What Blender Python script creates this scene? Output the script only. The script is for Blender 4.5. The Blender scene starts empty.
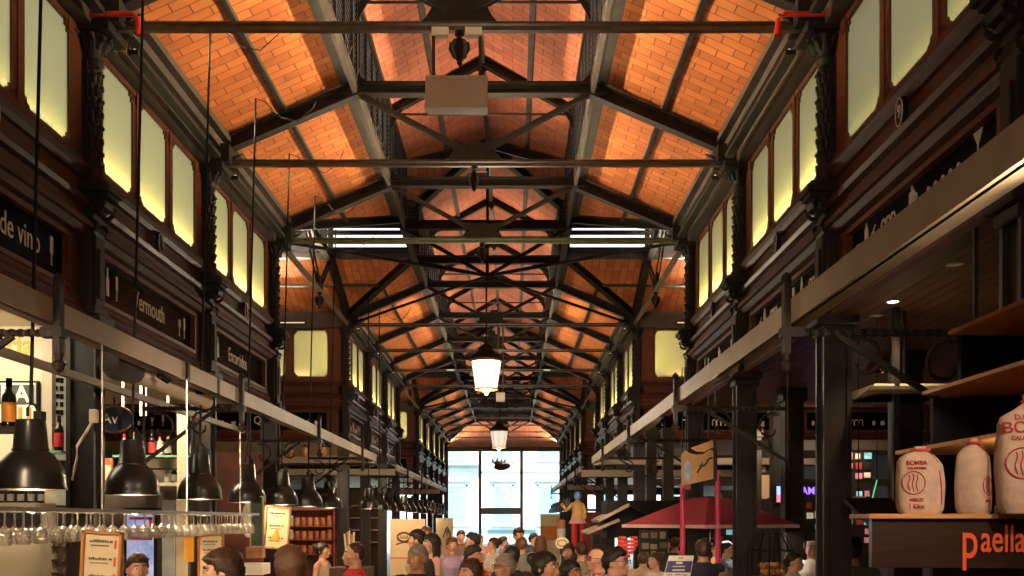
import bpy, bmesh, math, random
from mathutils import Vector, Matrix, noise
random.seed(7)
PI = math.pi
scene = bpy.context.scene
COL = scene.collection
ORD = ['first','second','third','fourth','fifth','sixth','seventh','eighth','ninth','tenth','eleventh','twelfth','thirteenth','fourteenth','fifteenth','sixteenth','seventeenth','eighteenth','nineteenth','twentieth']

# ------------------------------------------------------------------ the hall's measures (metres)
CAMZ = 1.95
XC = -0.477                 # centre line of the nave
HALF = 3.275                # half width between column shafts
WALL = 3.40                 # half width to the wall face
BAY = 3.472
Y0 = 9.094
def YK(k): return Y0 + BAY*k
TIE = 6.43
EAVE = 6.70
MB = 7.46                   # foot of the raised lantern
ME = 8.535                  # eave of the raised lantern
RIDGE = 9.40
MU = 1.51                   # lantern half width over the nave
MV = 1.215                  # lantern half width over the transepts
TV = 2*BAY/2.0              # transept half width
UOUT = WALL + 2*BAY         # outer walls
YN, YEND = -5.0, 57.7
KUP, KPL = 3.0, 40.0
CROSS = [(2, 4), (7, 9)]
def W(px, py, Y):
    return Vector(((px-512)*Y/1000.0, Y, CAMZ+(520-py)*Y/1000.0))

# ------------------------------------------------------------------ materials
def _n(nt, t, **kw):
    n = nt.nodes.new(t)
    for k, v in kw.items():
        setattr(n, k, v)
    return n
MATS = {}
def mat(name, color, rough=0.6, metal=0.0, var=0.25, scale=6.0, bump=0.0, coat=0.0, stretch=None, emit=None, estr=0.0, spec=None):
    if name in MATS: return MATS[name]
    m = bpy.data.materials.new(name); m.use_nodes = True
    nt = m.node_tree; b = nt.nodes['Principled BSDF']
    b.inputs['Roughness'].default_value = rough
    b.inputs['Metallic'].default_value = metal
    if spec is not None: b.inputs['Specular IOR Level'].default_value = spec
    if coat: b.inputs['Coat Weight'].default_value = coat
    tc = _n(nt, 'ShaderNodeTexCoord')
    mp = _n(nt, 'ShaderNodeMapping')
    if stretch: mp.inputs['Scale'].default_value = stretch
    nt.links.new(tc.outputs['Object'], mp.inputs['Vector'])
    nz = _n(nt, 'ShaderNodeTexNoise')
    nz.inputs['Scale'].default_value = scale
    nz.inputs['Detail'].default_value = 5
    nt.links.new(mp.outputs[0], nz.inputs['Vector'])
    cr = _n(nt, 'ShaderNodeValToRGB')
    c = color
    cr.color_ramp.elements[0].position = 0.3
    cr.color_ramp.elements[1].position = 0.7
    cr.color_ramp.elements[0].color = (c[0]*(1-var), c[1]*(1-var), c[2]*(1-var), 1)
    cr.color_ramp.elements[1].color = (min(1, c[0]*(1+var)), min(1, c[1]*(1+var)), min(1, c[2]*(1+var)), 1)
    nt.links.new(nz.outputs['Fac'], cr.inputs[0])
    nt.links.new(cr.outputs[0], b.inputs['Base Color'])
    if bump:
        bp = _n(nt, 'ShaderNodeBump'); bp.inputs['Strength'].default_value = bump; bp.inputs['Distance'].default_value = 0.01
        nt.links.new(nz.outputs['Fac'], bp.inputs['Height'])
        nt.links.new(bp.outputs[0], b.inputs['Normal'])
    if emit:
        b.inputs['Emission Color'].default_value = (*emit, 1)
        b.inputs['Emission Strength'].default_value = estr
    MATS[name] = m
    return m

def brick_mat(name, c1, c2, mortar):
    m = bpy.data.materials.new(name); m.use_nodes = True
    nt = m.node_tree; b = nt.nodes['Principled BSDF']
    uv = _n(nt, 'ShaderNodeUVMap')
    br = _n(nt, 'ShaderNodeTexBrick')
    br.offset = 0.5
    br.inputs['Scale'].default_value = 1.0
    br.inputs['Brick Width'].default_value = 0.34
    br.inputs['Row Height'].default_value = 0.155
    br.inputs['Mortar Size'].default_value = 0.008
    br.inputs['Mortar Smooth'].default_value = 0.3
    br.inputs['Bias'].default_value = -0.1
    br.inputs['Color1'].default_value = (*c1, 1)
    br.inputs['Color2'].default_value = (*c2, 1)
    br.inputs['Mortar'].default_value = (*mortar, 1)
    nt.links.new(uv.outputs[0], br.inputs['Vector'])
    nz = _n(nt, 'ShaderNodeTexNoise'); nz.inputs['Scale'].default_value = 1.3; nz.inputs['Detail'].default_value = 6
    nt.links.new(uv.outputs[0], nz.inputs['Vector'])
    cr = _n(nt, 'ShaderNodeValToRGB')
    cr.color_ramp.elements[0].position = 0.3; cr.color_ramp.elements[0].color = (0.72, 0.70, 0.70, 1)
    cr.color_ramp.elements[1].position = 0.7; cr.color_ramp.elements[1].color = (1.1, 1.1, 1.1, 1)
    nt.links.new(nz.outputs['Fac'], cr.inputs[0])
    mx = _n(nt, 'ShaderNodeMix', data_type='RGBA', blend_type='MULTIPLY')
    mx.inputs[0].default_value = 1.0
    nt.links.new(br.outputs['Color'], mx.inputs[6]); nt.links.new(cr.outputs[0], mx.inputs[7])
    nt.links.new(mx.outputs[2], b.inputs['Base Color'])
    b.inputs['Roughness'].default_value = 0.8
    bp = _n(nt, 'ShaderNodeBump'); bp.inputs['Strength'].default_value = 0.6; bp.inputs['Distance'].default_value = 0.01; bp.invert = True
    nt.links.new(br.outputs['Fac'], bp.inputs['Height']); nt.links.new(bp.outputs[0], b.inputs['Normal'])
    return m

def wood_mat(name, dark, light, rough=0.3, coat=0.4):
    m = bpy.data.materials.new(name); m.use_nodes = True
    nt = m.node_tree; b = nt.nodes['Principled BSDF']
    tc = _n(nt, 'ShaderNodeTexCoord'); mp = _n(nt, 'ShaderNodeMapping')
    mp.inputs['Scale'].default_value = (0.9, 9, 9)
    nt.links.new(tc.outputs['Object'], mp.inputs['Vector'])
    nz = _n(nt, 'ShaderNodeTexNoise'); nz.inputs['Scale'].default_value = 4; nz.inputs['Detail'].default_value = 8; nz.inputs['Distortion'].default_value = 1.2
    nt.links.new(mp.outputs[0], nz.inputs['Vector'])
    cr = _n(nt, 'ShaderNodeValToRGB')
    cr.color_ramp.elements[0].position = 0.35; cr.color_ramp.elements[0].color = (*dark, 1)
    cr.color_ramp.elements[1].position = 0.7; cr.color_ramp.elements[1].color = (*light, 1)
    nt.links.new(nz.outputs['Fac'], cr.inputs[0]); nt.links.new(cr.outputs[0], b.inputs['Base Color'])
    b.inputs['Roughness'].default_value = rough
    b.inputs['Coat Weight'].default_value = coat; b.inputs['Coat Roughness'].default_value = 0.25; b.inputs['Specular IOR Level'].default_value = 0.3
    return m

def pane_mat():
    m = bpy.data.materials.new('frosted_glass'); m.use_nodes = True
    nt = m.node_tree; nt.nodes.clear()
    out = _n(nt, 'ShaderNodeOutputMaterial')
    tr = _n(nt, 'ShaderNodeBsdfTranslucent'); tr.inputs[0].default_value = (0.185, 0.172, 0.092, 1)
    df = _n(nt, 'ShaderNodeBsdfDiffuse'); df.inputs[0].default_value = (0.30, 0.30, 0.24, 1)
    gl = _n(nt, 'ShaderNodeBsdfGlossy'); gl.inputs['Roughness'].default_value = 0.25
    m1 = _n(nt, 'ShaderNodeMixShader'); m1.inputs[0].default_value = 0.25
    m2 = _n(nt, 'ShaderNodeMixShader'); m2.inputs[0].default_value = 0.04
    nt.links.new(tr.outputs[0], m1.inputs[1]); nt.links.new(df.outputs[0], m1.inputs[2])
    nt.links.new(m1.outputs[0], m2.inputs[1]); nt.links.new(gl.outputs[0], m2.inputs[2])
    nt.links.new(m2.outputs[0], out.inputs[0])
    return m

def clear_mat(name, tint=(1, 1, 1), refl=0.08, rough=0.02, haze=0.0):
    m = bpy.data.materials.new(name); m.use_nodes = True
    nt = m.node_tree; nt.nodes.clear()
    out = _n(nt, 'ShaderNodeOutputMaterial')
    tr = _n(nt, 'ShaderNodeBsdfTransparent'); tr.inputs[0].default_value = (*tint, 1)
    gl = _n(nt, 'ShaderNodeBsdfGlossy'); gl.inputs['Roughness'].default_value = rough
    lw = _n(nt, 'ShaderNodeLayerWeight'); lw.inputs[0].default_value = 0.35
    mr = _n(nt, 'ShaderNodeMapRange'); mr.inputs[3].default_value = refl; mr.inputs[4].default_value = 0.75
    nt.links.new(lw.outputs['Facing'], mr.inputs[0])
    mx = _n(nt, 'ShaderNodeMixShader')
    nt.links.new(mr.outputs[0], mx.inputs[0])
    nt.links.new(tr.outputs[0], mx.inputs[1]); nt.links.new(gl.outputs[0], mx.inputs[2])
    if haze:
        df = _n(nt, 'ShaderNodeBsdfDiffuse'); df.inputs[0].default_value = (0.85, 0.82, 0.74, 1)
        m3 = _n(nt, 'ShaderNodeMixShader'); m3.inputs[0].default_value = haze
        nt.links.new(mx.outputs[0], m3.inputs[1]); nt.links.new(df.outputs[0], m3.inputs[2]); nt.links.new(m3.outputs[0], out.inputs[0])
    else: nt.links.new(mx.outputs[0], out.inputs[0])
    return m

IRON = mat('dark_painted_iron', (0.016, 0.011, 0.008), 0.55, 0.0, 0.35, 9, 0.15, spec=0.3)
IRON2 = mat('brown_black_cast_iron', (0.014, 0.010, 0.008), 0.6, 0.0, 0.5, 22, 0.5, spec=0.3)
TIEM = mat('worn_brown_steel', (0.09, 0.06, 0.038), 0.45, 0.3, 0.35, 7)
GREEN_ST = mat('greenish_steel', (0.11, 0.14, 0.05), 0.45, 0.2, 0.3, 7)
STEELGREY = mat('grey_steel_purlin', (0.05, 0.042, 0.038), 0.6, 0.2, 0.3, 6)
SLAT = mat('blue_grey_louvre', (0.028, 0.032, 0.042), 0.4, 0.1, 0.35, 8)
BRICK = brick_mat('terracotta_brick', (0.62, 0.20, 0.050), (0.42, 0.112, 0.028), (0.20, 0.055, 0.02))
BRICK2 = brick_mat('red_terracotta_brick', (0.52, 0.17, 0.09), (0.38, 0.11, 0.06), (0.17, 0.06, 0.04))
WOOD = wood_mat('varnished_mahogany', (0.038, 0.010, 0.005), (0.085, 0.023, 0.010), 0.5, 0.06)
WOODO = wood_mat('orange_mahogany', (0.065, 0.018, 0.007), (0.13, 0.038, 0.013), 0.45, 0.1)
PINE = wood_mat('orange_pine_board', (0.42, 0.19, 0.055), (0.58, 0.29, 0.09), 0.5, 0.1)
SLATWOOD = wood_mat('brown_ceiling_board', (0.11, 0.055, 0.030), (0.17, 0.085, 0.046), 0.5, 0.1)
BLACKG = mat('black_gloss', (0.003, 0.003, 0.004), 0.2, 0, 0.2, 3, spec=0.03)
BLACK = mat('matt_black', (0.006, 0.006, 0.006), 0.7, 0, 0.3, 6, spec=0.2)
LAMPB = mat('black_enamel', (0.010, 0.009, 0.008), 0.28, 0.1, 0.3, 5)
WHITE = mat('white_paint', (0.75, 0.73, 0.68), 0.5, 0, 0.05, 4)
LETTER = mat('cream_lettering', (0.62, 0.58, 0.48), 0.6, 0, 0.08, 4)
CREAM = mat('cream_panel', (0.72, 0.62, 0.42), 0.6, 0, 0.08, 2)
CREAMP = mat('cream_painted_timber', (0.50, 0.42, 0.30), 0.6, 0, 0.12, 4)
BEAMM = mat('beige_painted_beam', (0.30, 0.245, 0.175), 0.55, 0, 0.15, 3)
GREYP = mat('grey_painted_post', (0.07, 0.055, 0.045), 0.55, 0.1, 0.2, 4)
BOXM = mat('cream_enamel_box', (0.80, 0.72, 0.58), 0.5, 0, 0.06, 5)
RED = mat('red_pipe', (0.65, 0.03, 0.015), 0.35, 0, 0.15, 5)
PINK = mat('magenta_post', (0.70, 0.04, 0.14), 0.4, 0, 0.1, 5)
UMB = mat('crimson_canvas', (0.30, 0.012, 0.032), 0.8, 0, 0.12, 8)
CHROME = mat('brushed_steel', (0.55, 0.5, 0.42), 0.3, 0.9, 0.1, 10)
PANE = pane_mat()
GLASS = clear_mat('window_glass', (0.97, 0.99, 1.0), 0.04)
WINEG = clear_mat('wine_glass', (0.90, 0.89, 0.86), 0.14, 0.06, 0.16)

# ------------------------------------------------------------------ mesh building
def nb(): return bmesh.new()
def box(bm, lo, hi, M=None):
    x0, y0, z0 = lo; x1, y1, z1 = hi
    v = [bm.verts.new((M @ Vector(p)) if M else p) for p in ((x0,y0,z0),(x1,y0,z0),(x1,y1,z0),(x0,y1,z0),(x0,y0,z1),(x1,y0,z1),(x1,y1,z1),(x0,y1,z1))]
    for f in ((0,3,2,1),(4,5,6,7),(0,1,5,4),(1,2,6,5),(2,3,7,6),(3,0,4,7)):
        bm.faces.new([v[i] for i in f])
def frame_of(p, q, up=(0,0,1)):
    p, q = Vector(p), Vector(q); d = (q-p).normalized(); u = Vector(up)
    if abs(d.dot(u)) > 0.98: u = Vector((1,0,0))
    s = d.cross(u).normalized(); u = s.cross(d).normalized()
    return Matrix((( d.x, s.x, u.x, p.x),(d.y, s.y, u.y, p.y),(d.z, s.z, u.z, p.z),(0,0,0,1))), (q-p).length
def bar(bm, p, q, w, h, up=(0,0,1)):
    M, L = frame_of(p, q, up); box(bm, (0,-w/2,-h/2), (L,w/2,h/2), M)
def ibar(bm, p, q, w, h, up=(0,0,1), t=0.018, web=0.02):
    M, L = frame_of(p, q, up)
    box(bm, (0,-w/2,-h/2), (L,w/2,-h/2+t), M); box(bm, (0,-w/2,h/2-t), (L,w/2,h/2), M); box(bm, (0,-web/2,-h/2+t), (L,web/2,h/2-t), M)
def tube(bm, pts, r, seg=8, closed=False, radii=None):
    pts = [Vector(p) for p in pts]; rings = []; n = len(pts)
    ref = Vector((0,0,1))
    for i, p in enumerate(pts):
        a = pts[(i-1) % n] if (closed or i > 0) else p
        b = pts[(i+1) % n] if (closed or i < n-1) else p
        d = (b-a).normalized()
        u = ref if abs(d.dot(ref)) < 0.95 else Vector((1,0,0))
        s = d.cross(u).normalized(); u = s.cross(d)
        rr = radii[i] if radii else r
        rings.append([bm.verts.new(p + (s*math.cos(2*PI*k/seg)+u*math.sin(2*PI*k/seg))*rr) for k in range(seg)])
    m = n if closed else n-1
    for i in range(m):
        A, B_ = rings[i], rings[(i+1) % n]
        for k in range(seg):
            bm.faces.new((A[k], A[(k+1) % seg], B_[(k+1) % seg], B_[k]))
    if not closed:
        bm.faces.new(list(reversed(rings[0]))); bm.faces.new(rings[-1])
def lathe(bm, prof, seg=20, c=(0,0,0), M=None):
    rings = []
    for r, z in prof:
        if r < 1e-5:
            p = Vector((c[0], c[1], c[2]+z)); rings.append([bm.verts.new(M @ p if M else p)])
        else:
            ring = []
            for k in range(seg):
                p = Vector((c[0]+r*math.cos(2*PI*k/seg), c[1]+r*math.sin(2*PI*k/seg), c[2]+z)); ring.append(bm.verts.new(M @ p if M else p))
            rings.append(ring)
    for A, B_ in zip(rings, rings[1:]):
        if len(A) == 1 and len(B_) == 1: continue
        for k in range(seg):
            k2 = (k+1) % seg
            if len(A) == 1: bm.faces.new((A[0], B_[k2], B_[k]))
            elif len(B_) == 1: bm.faces.new((A[k], A[k2], B_[0]))
            else: bm.faces.new((A[k], A[k2], B_[k2], B_[k]))
def prism(bm, poly, t0, t1, fn):
    """poly in 2D; fn(a, b, t) -> 3D."""
    A = [bm.verts.new(fn(a, b, t0)) for a, b in poly]; B_ = [bm.verts.new(fn(a, b, t1)) for a, b in poly]
    n = len(poly)
    bm.faces.new(A); bm.faces.new(list(reversed(B_)))
    for i in range(n):
        bm.faces.new((A[i], B_[i], B_[(i+1) % n], A[(i+1) % n]))
def XZ(a, b, t): return (a, t, b)
def XY(a, b, t): return (a, b, t)
def YZ(a, b, t): return (t, a, b)
def ell(bm, c, r, seg=14, rings=9, M=None):
    T = Matrix.Translation(c) @ Matrix.Diagonal((r[0], r[1], r[2], 1))
    if M: T = M @ T
    bmesh.ops.create_uvsphere(bm, u_segments=seg, v_segments=rings, radius=1, matrix=T)

def mesh_of(name, bm, material, smooth=False, bevel=0.0):
    bmesh.ops.recalc_face_normals(bm, faces=bm.faces[:])
    if bevel:
        bmesh.ops.bevel(bm, geom=[e for e in bm.edges if len(e.link_faces) == 2 and e.calc_face_angle(0) > 0.6], offset=bevel, segments=1, affect='EDGES', clamp_overlap=True)
    me = bpy.data.meshes.new(name); bm.to_mesh(me); bm.free()
    if material: me.materials.append(material)
    if smooth:
        for p in me.polygons: p.use_smooth = True
        try: me.set_sharp_from_angle(angle=0.7)
        except Exception: pass
    return me
def put(name, me, parent=None, loc=(0,0,0), rotz=0.0):
    o = bpy.data.objects.new(name, me); COL.objects.link(o)
    o.location = loc; o.rotation_euler = (0,0,rotz)
    if parent: o.parent = parent
    return o
def obj(name, bm, material, parent=None, smooth=False, bevel=0.0, loc=(0,0,0), rotz=0.0):
    return put(name, mesh_of(name, bm, material, smooth, bevel), parent, loc, rotz)
def tag(o, label, cat, group=None, kind=None):
    o['label'] = label; o['category'] = cat
    if group: o['group'] = group
    if kind: o['kind'] = kind
    return o
def thing(name, label, cat, loc=(0,0,0), rotz=0.0, group=None, kind=None):
    o = bpy.data.objects.new(name, None); COL.objects.link(o); o.empty_display_size = 0.1
    o.location = loc; o.rotation_euler = (0,0,rotz)
    return tag(o, label, cat, group, kind)
def struct(name, bm, material, label, cat, smooth=False, bevel=0.0):
    return tag(obj(name, bm, material, None, smooth, bevel), label, cat, None, 'structure')
def dup(o, parent=None):
    c = o.copy(); COL.objects.link(c)
    if parent: c.parent = parent
    for ch in list(o.children): dup(ch, c)
    return c
def text(name, s, size, material, M, parent=None, ext=0.003, align='CENTER', sx=1.0, bold=0.0, shear=0.0):
    cu = bpy.data.curves.new(name, 'FONT'); cu.body = s; cu.size = size; cu.extrude = ext
    cu.align_x = align; cu.align_y = 'CENTER'; cu.offset = bold; cu.shear = shear
    cu.materials.append(material)
    tmp = bpy.data.objects.new('tmp', cu); COL.objects.link(tmp)
    dg = bpy.context.evaluated_depsgraph_get(); me = bpy.data.meshes.new_from_object(tmp.evaluated_get(dg))
    bpy.data.objects.remove(tmp); bpy.data.curves.remove(cu); me.name = name
    o = bpy.data.objects.new(name, me); COL.objects.link(o)
    if parent: o.parent = parent
    o.matrix_local = M @ Matrix.Diagonal((sx, 1, 1, 1))
    return o
def basis(ax, ay, loc):
    ax, ay = Vector(ax), Vector(ay); az = ax.cross(ay)
    return Matrix(((ax.x, ay.x, az.x, loc[0]),(ax.y, ay.y, az.y, loc[1]),(ax.z, ay.z, az.z, loc[2]),(0,0,0,1)))
def area(name, loc, sx, sy, power, color, direction, spread=PI, axis=None):
    l = bpy.data.lights.new(name, 'AREA'); l.shape = 'RECTANGLE'; l.size = sx; l.size_y = sy
    l.energy = power; l.color = color; l.spread = spread
    o = bpy.data.objects.new(name, l); COL.objects.link(o); o.location = loc
    z = -Vector(direction).normalized()
    if axis is None: axis = Vector((1, 0, 0)) if abs(z.z) > 0.95 else Vector((0, 0, 1)).cross(z)
    x = Vector(axis); x = (x-z*x.dot(z)).normalized(); y = z.cross(x)
    o.rotation_euler = Matrix((x, y, z)).transposed().to_euler()
    return o
def point(name, loc, power, color, r=0.05):
    l = bpy.data.lights.new(name, 'POINT'); l.energy = power; l.color = color; l.shadow_soft_size = r
    o = bpy.data.objects.new(name, l); COL.objects.link(o); o.location = loc
    return o
WARM = (1.0, 0.60, 0.28)
# ------------------------------------------------------------------ roof shell
def face_uv(bm, pts, uvs):
    uvl = bm.loops.layers.uv.verify()
    f = bm.faces.new([bm.verts.new(p) for p in pts])
    for l, uv in zip(f.loops, uvs): l[uvl].uv = uv
def slab(name, faces, material, label, cat, thick=0.12):
    bm = nb()
    bm.loops.layers.uv.verify()
    for pts, uvs in faces: face_uv(bm, pts, uvs)
    me = bpy.data.meshes.new(name); bm.to_mesh(me); bm.free(); me.materials.append(material)
    o = put(name, me); tag(o, label, cat, None, 'structure')
    s = o.modifiers.new('thickness', 'SOLIDIFY'); s.thickness = thick; s.offset = 1
    return o
SL = math.hypot(3.3-MU, MB-EAVE+0.04); ML = math.hypot(MU, RIDGE-ME)
EU = 3.30
def up_first(pts):
    a = Vector(pts[1])-Vector(pts[0]); b = Vector(pts[2])-Vector(pts[0])
    return a.cross(b).z > 0
def q(pts, uvs):
    if not up_first(pts): return list(reversed(pts)), list(reversed(uvs))
    return pts, uvs
def segs():
    s = []; prev = YN
    for a, b in CROSS:
        s.append((prev, YK(a), prev > YN, True)); prev = YK(b)
    s.append((prev, YEND, True, False))
    return s
TVK = BAY   # half width of a transept at its eaves
sides = [(-1, 'left'), (1, 'right')]
lower, upper, mwall = {}, {}, {}
SEGW = ['over the near bays', 'between the two crossings', 'over the far bays']
for s, sn in sides:
    fl, fu = [], []
    for i, (a, b, c0, c1) in enumerate(segs()):
        a2 = a - (BAY-MV) + 0 if c0 else a
        b2 = b + (BAY-MV) if c1 else b
        a3 = a - BAY if c0 else a; b3 = b + BAY if c1 else b
        fl.append(q([(XC+s*EU, a, EAVE), (XC+s*EU, b, EAVE), (XC+s*MU, b2, MB+0.04), (XC+s*MU, a2, MB+0.04)],
                    [(0, a), (0, b), (SL, b2), (SL, a2)]))
        fu.append(q([(XC+s*(MU+0.03), a2, ME), (XC+s*(MU+0.03), b2, ME), (XC, b3, RIDGE), (XC, a3, RIDGE)],
                    [(0, a2), (0, b2), (ML, b3), (ML, a3)]))
        # lantern wall: dark louvre slats
    slab('ceiling', fl, BRICK, f'orange brick vault slope of the nave on the {"lamp-row" if s<0 else "parasol"} side', 'ceiling')
    slab('ceiling', fu, BRICK2, f'red brick slope of the raised roof lantern on the {"lamp-row" if s<0 else "parasol"} side', 'ceiling')
CN = ['first', 'second']
for ci, (ka, kb) in enumerate(CROSS):
    yc = (YK(ka)+YK(kb))/2
    for s, sn in sides:
        for f, fn in ((-1, 'near'), (1, 'far')):
            lo = q([(XC+s*EU, yc+f*BAY, EAVE), (XC+s*UOUT, yc+f*BAY, EAVE), (XC+s*UOUT, yc+f*MV, MB+0.04), (XC+s*MU, yc+f*MV, MB+0.04)],
                   [(0, s*EU), (0, s*UOUT), (2.4, s*UOUT), (2.4, s*MU)])
            hi = q([(XC+s*MU, yc+f*(MV+0.03), ME), (XC+s*UOUT, yc+f*(MV+0.03), ME), (XC+s*UOUT, yc, RIDGE), (XC, yc, RIDGE)],
                   [(0, s*MU), (0, s*UOUT), (1.5, s*UOUT), (1.5, 0)])
            slab('ceiling', [lo], BRICK, f'orange brick {fn} slope of the {CN[ci]} transept beside the {"lamp-row" if s<0 else "parasol"}', 'ceiling')
            slab('ceiling', [hi], BRICK2, f'{fn} upper brick slope of the {CN[ci]} transept lantern beside the {"lamp-row" if s<0 else "parasol"}', 'ceiling')
            # lantern wall of the transept: slats with daylight slots
            bm = nb(); y = yc+f*MV; u0, u1 = MU, UOUT
            def strip(z0, z1, ua, ub):
                xa, xb = sorted((XC+s*ua, XC+s*ub)); box(bm, (xa, y-0.03, z0), (xb, y+0.03, z1))
            ztop, zbot = ME+0.05, MB
            slots = [(7.60, 7.67), (7.80, 7.86), (7.95, 8.00)] if f > 0 else []
            z = zbot
            for z0, z1 in slots:
                strip(z, z0, u0, u1); strip(z0, z1, u0, 1.68); strip(z0, z1, 3.35, u1); z = z1
            strip(z, ztop, u0, u1)
            k = zbot+0.06
            while k < ztop-0.05:
                if not any(z0-0.04 < k < z1+0.02 for z0, z1 in slots):
                    xa, xb = sorted((XC+s*u0, XC+s*u1)); box(bm, (xa, y-f*0.06-0.02, k), (xb, y-f*0.06+0.02, k+0.022))
                k += 0.075
            struct('wall_lantern', bm, SLAT, f'dark louvred {fn} side wall of the {CN[ci]} transept lantern beside the {"lamp-row" if s<0 else "parasol"}', 'wall')
        bm = nb()   # transept gable
        prism(bm, [(yc-BAY-0.1, 0), (yc+BAY+0.1, 0), (yc+BAY+0.1, EAVE), (yc+MV, MB+0.05), (yc+MV, ME), (yc, RIDGE), (yc-MV, ME), (yc-MV, MB+0.05), (yc-BAY-0.1, EAVE)],
              XC+s*UOUT, XC+s*(UOUT+0.15), YZ)
        struct('wall_gable', bm, WOOD, f'dark end wall of the {CN[ci]} transept beyond the {"lamp-row" if s<0 else "parasol"}', 'wall')
for s, sn in sides:
    bm = nb(); x = XC+s*MU
    for a, b, c0, c1 in segs():
        a2 = a-(BAY-MV) if c0 else a; b2 = b+(BAY-MV) if c1 else b
        box(bm, (x-0.02+s*0.03, a2, MB-0.05), (x+0.02+s*0.03, b2, ME+0.05))
        k = MB+0.05
        while k < ME-0.03:
            box(bm, (x-0.03-s*0.02, a2, k), (x+0.01-s*0.02, b2, k+0.022)); k += 0.075
        yy = a2+0.3
        while yy < b2:
            box(bm, (x-0.02-s*0.04, yy, MB), (x+0.02-s*0.04, yy+0.03, ME)); yy += 0.58
    struct('wall_lantern', bm, SLAT, f'long dark louvred wall of the nave lantern on the {"lamp-row" if s<0 else "parasol"} side side', 'wall')

# purlins, eaves and ridge
def purlin(name, fn, label, cat='beam', material=STEELGREY):
    bm = nb(); fn(bm); struct(name, bm, material, label, cat)
for s, sn in sides:
    side = 'lamp-row' if s < 0 else 'parasol'
    def mid(bm):
        for a, b, c0, c1 in segs():
            t = 0.52; z = EAVE+(MB+0.04-EAVE)*t; u = EU+(MU-EU)*t
            a2 = a-(BAY-MV)*t if c0 else a; b2 = b+(BAY-MV)*t if c1 else b
            bar(bm, (XC+s*u, a2, z-0.03), (XC+s*u, b2, z-0.03), 0.06, 0.05)
    purlin('trim', mid, f'grey steel purlin halfway up the brick slope on the {side} side')
    def foot(bm):
        for a, b, c0, c1 in segs():
            a2 = a-(BAY-MV) if c0 else a; b2 = b+(BAY-MV) if c1 else b
            bar(bm, (XC+s*(MU+0.06), a2, MB-0.01), (XC+s*(MU+0.06), b2, MB-0.01), 0.22, 0.06)
            bar(bm, (XC+s*(MU-0.02), a2, MB-0.10), (XC+s*(MU-0.02), b2, MB-0.10), 0.05, 0.16)
            y = a2; i = 0
            while y+0.3 < b2:      # zigzag lattice
                z0, z1 = (MB-0.02, MB+0.22) if i % 2 == 0 else (MB+0.22, MB-0.02)
                bar(bm, (XC+s*(MU-0.05), y, z0), (XC+s*(MU-0.05), y+0.3, z1), 0.012, 0.025); y += 0.3; i += 1
    purlin('trim', foot, f'riveted girder at the foot of the roof lantern on the {side} side')
    def top(bm):
        for a, b, c0, c1 in segs():
            a2 = a-(BAY-MV) if c0 else a; b2 = b+(BAY-MV) if c1 else b
            bar(bm, (XC+s*(MU-0.03), a2, ME-0.05), (XC+s*(MU-0.03), b2, ME-0.05), 0.10, 0.10)
    purlin('trim', top, f'iron plate beam along the top of the lantern on the {side} side', material=IRON)
    def mu(bm):
        for a, b, c0, c1 in segs():
            a2 = a-(BAY-MV)-MV*0.5 if c0 else a; b2 = b+(BAY-MV)+MV*0.5 if c1 else b
            z = (ME+RIDGE)/2
            bar(bm, (XC+s*MU*0.5, a2, z-0.03), (XC+s*MU*0.5, b2, z-0.03), 0.08, 0.05)
    purlin('trim', mu, f'thin purlin under the upper lantern slope on the {side} side')
    def eave(bm):
        for a, b, c0, c1 in segs():
            box(bm, (min(XC+s*3.26, XC+s*3.62), a, 6.36), (max(XC+s*3.26, XC+s*3.62), b, 6.58))
            box(bm, (min(XC+s*3.14, XC+s*3.62), a, 6.58), (max(XC+s*3.14, XC+s*3.62), b, EAVE+0.02))
            box(bm, (min(XC+s*3.05, XC+s*3.20), a, EAVE-0.02), (max(XC+s*3.05, XC+s*3.20), b, EAVE+0.06))
    purlin('trim', eave, f'dark gutter beam along the eaves of the nave on the {side} side', material=GREYP)
def ridge(bm):
    bar(bm, (XC, YN, RIDGE-0.08), (XC, YEND, RIDGE-0.08), 0.08, 0.14)
purlin('trim', ridge, 'dark iron ridge beam running along the top of the nave', material=IRON)
for ci, (ka, kb) in enumerate(CROSS):
    yc = (YK(ka)+YK(kb))/2
    bm = nb(); bar(bm, (XC-UOUT, yc, RIDGE-0.08), (XC+UOUT, yc, RIDGE-0.08), 0.08, 0.14)
    struct('trim', bm, IRON, f'dark iron ridge beam across the {CN[ci]} transept', 'beam')
    for s, sn in sides:
        side = 'lamp-row' if s < 0 else 'parasol'
        bm = nb()
        for f in (-1, 1):
            z = EAVE+(MB+0.04-EAVE)*0.5; v = (BAY+MV)/2
            xa = XC+s*(EU+MU)/2
            bar(bm, (xa, yc+f*v, z-0.03), (XC+s*UOUT, yc+f*v, z-0.03), 0.09, 0.05)
            bar(bm, (XC+s*MU, yc+f*(MV+0.05), MB-0.02), (XC+s*UOUT, yc+f*(MV+0.05), MB-0.02), 0.14, 0.12)
            bar(bm, (XC+s*MU, yc+f*(MV-0.02), ME-0.05), (XC+s*UOUT, yc+f*(MV-0.02), ME-0.05), 0.10, 0.10)
            box(bm, (min(XC+s*EU, XC+s*UOUT), yc+f*(BAY+0.04)-0.17, 6.36), (max(XC+s*EU, XC+s*UOUT), yc+f*(BAY+0.04)+0.17, EAVE))
        struct('trim', bm, GREYP, f'grey purlins of the {CN[ci]} transept roof on the {side} side', 'beam')

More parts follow.
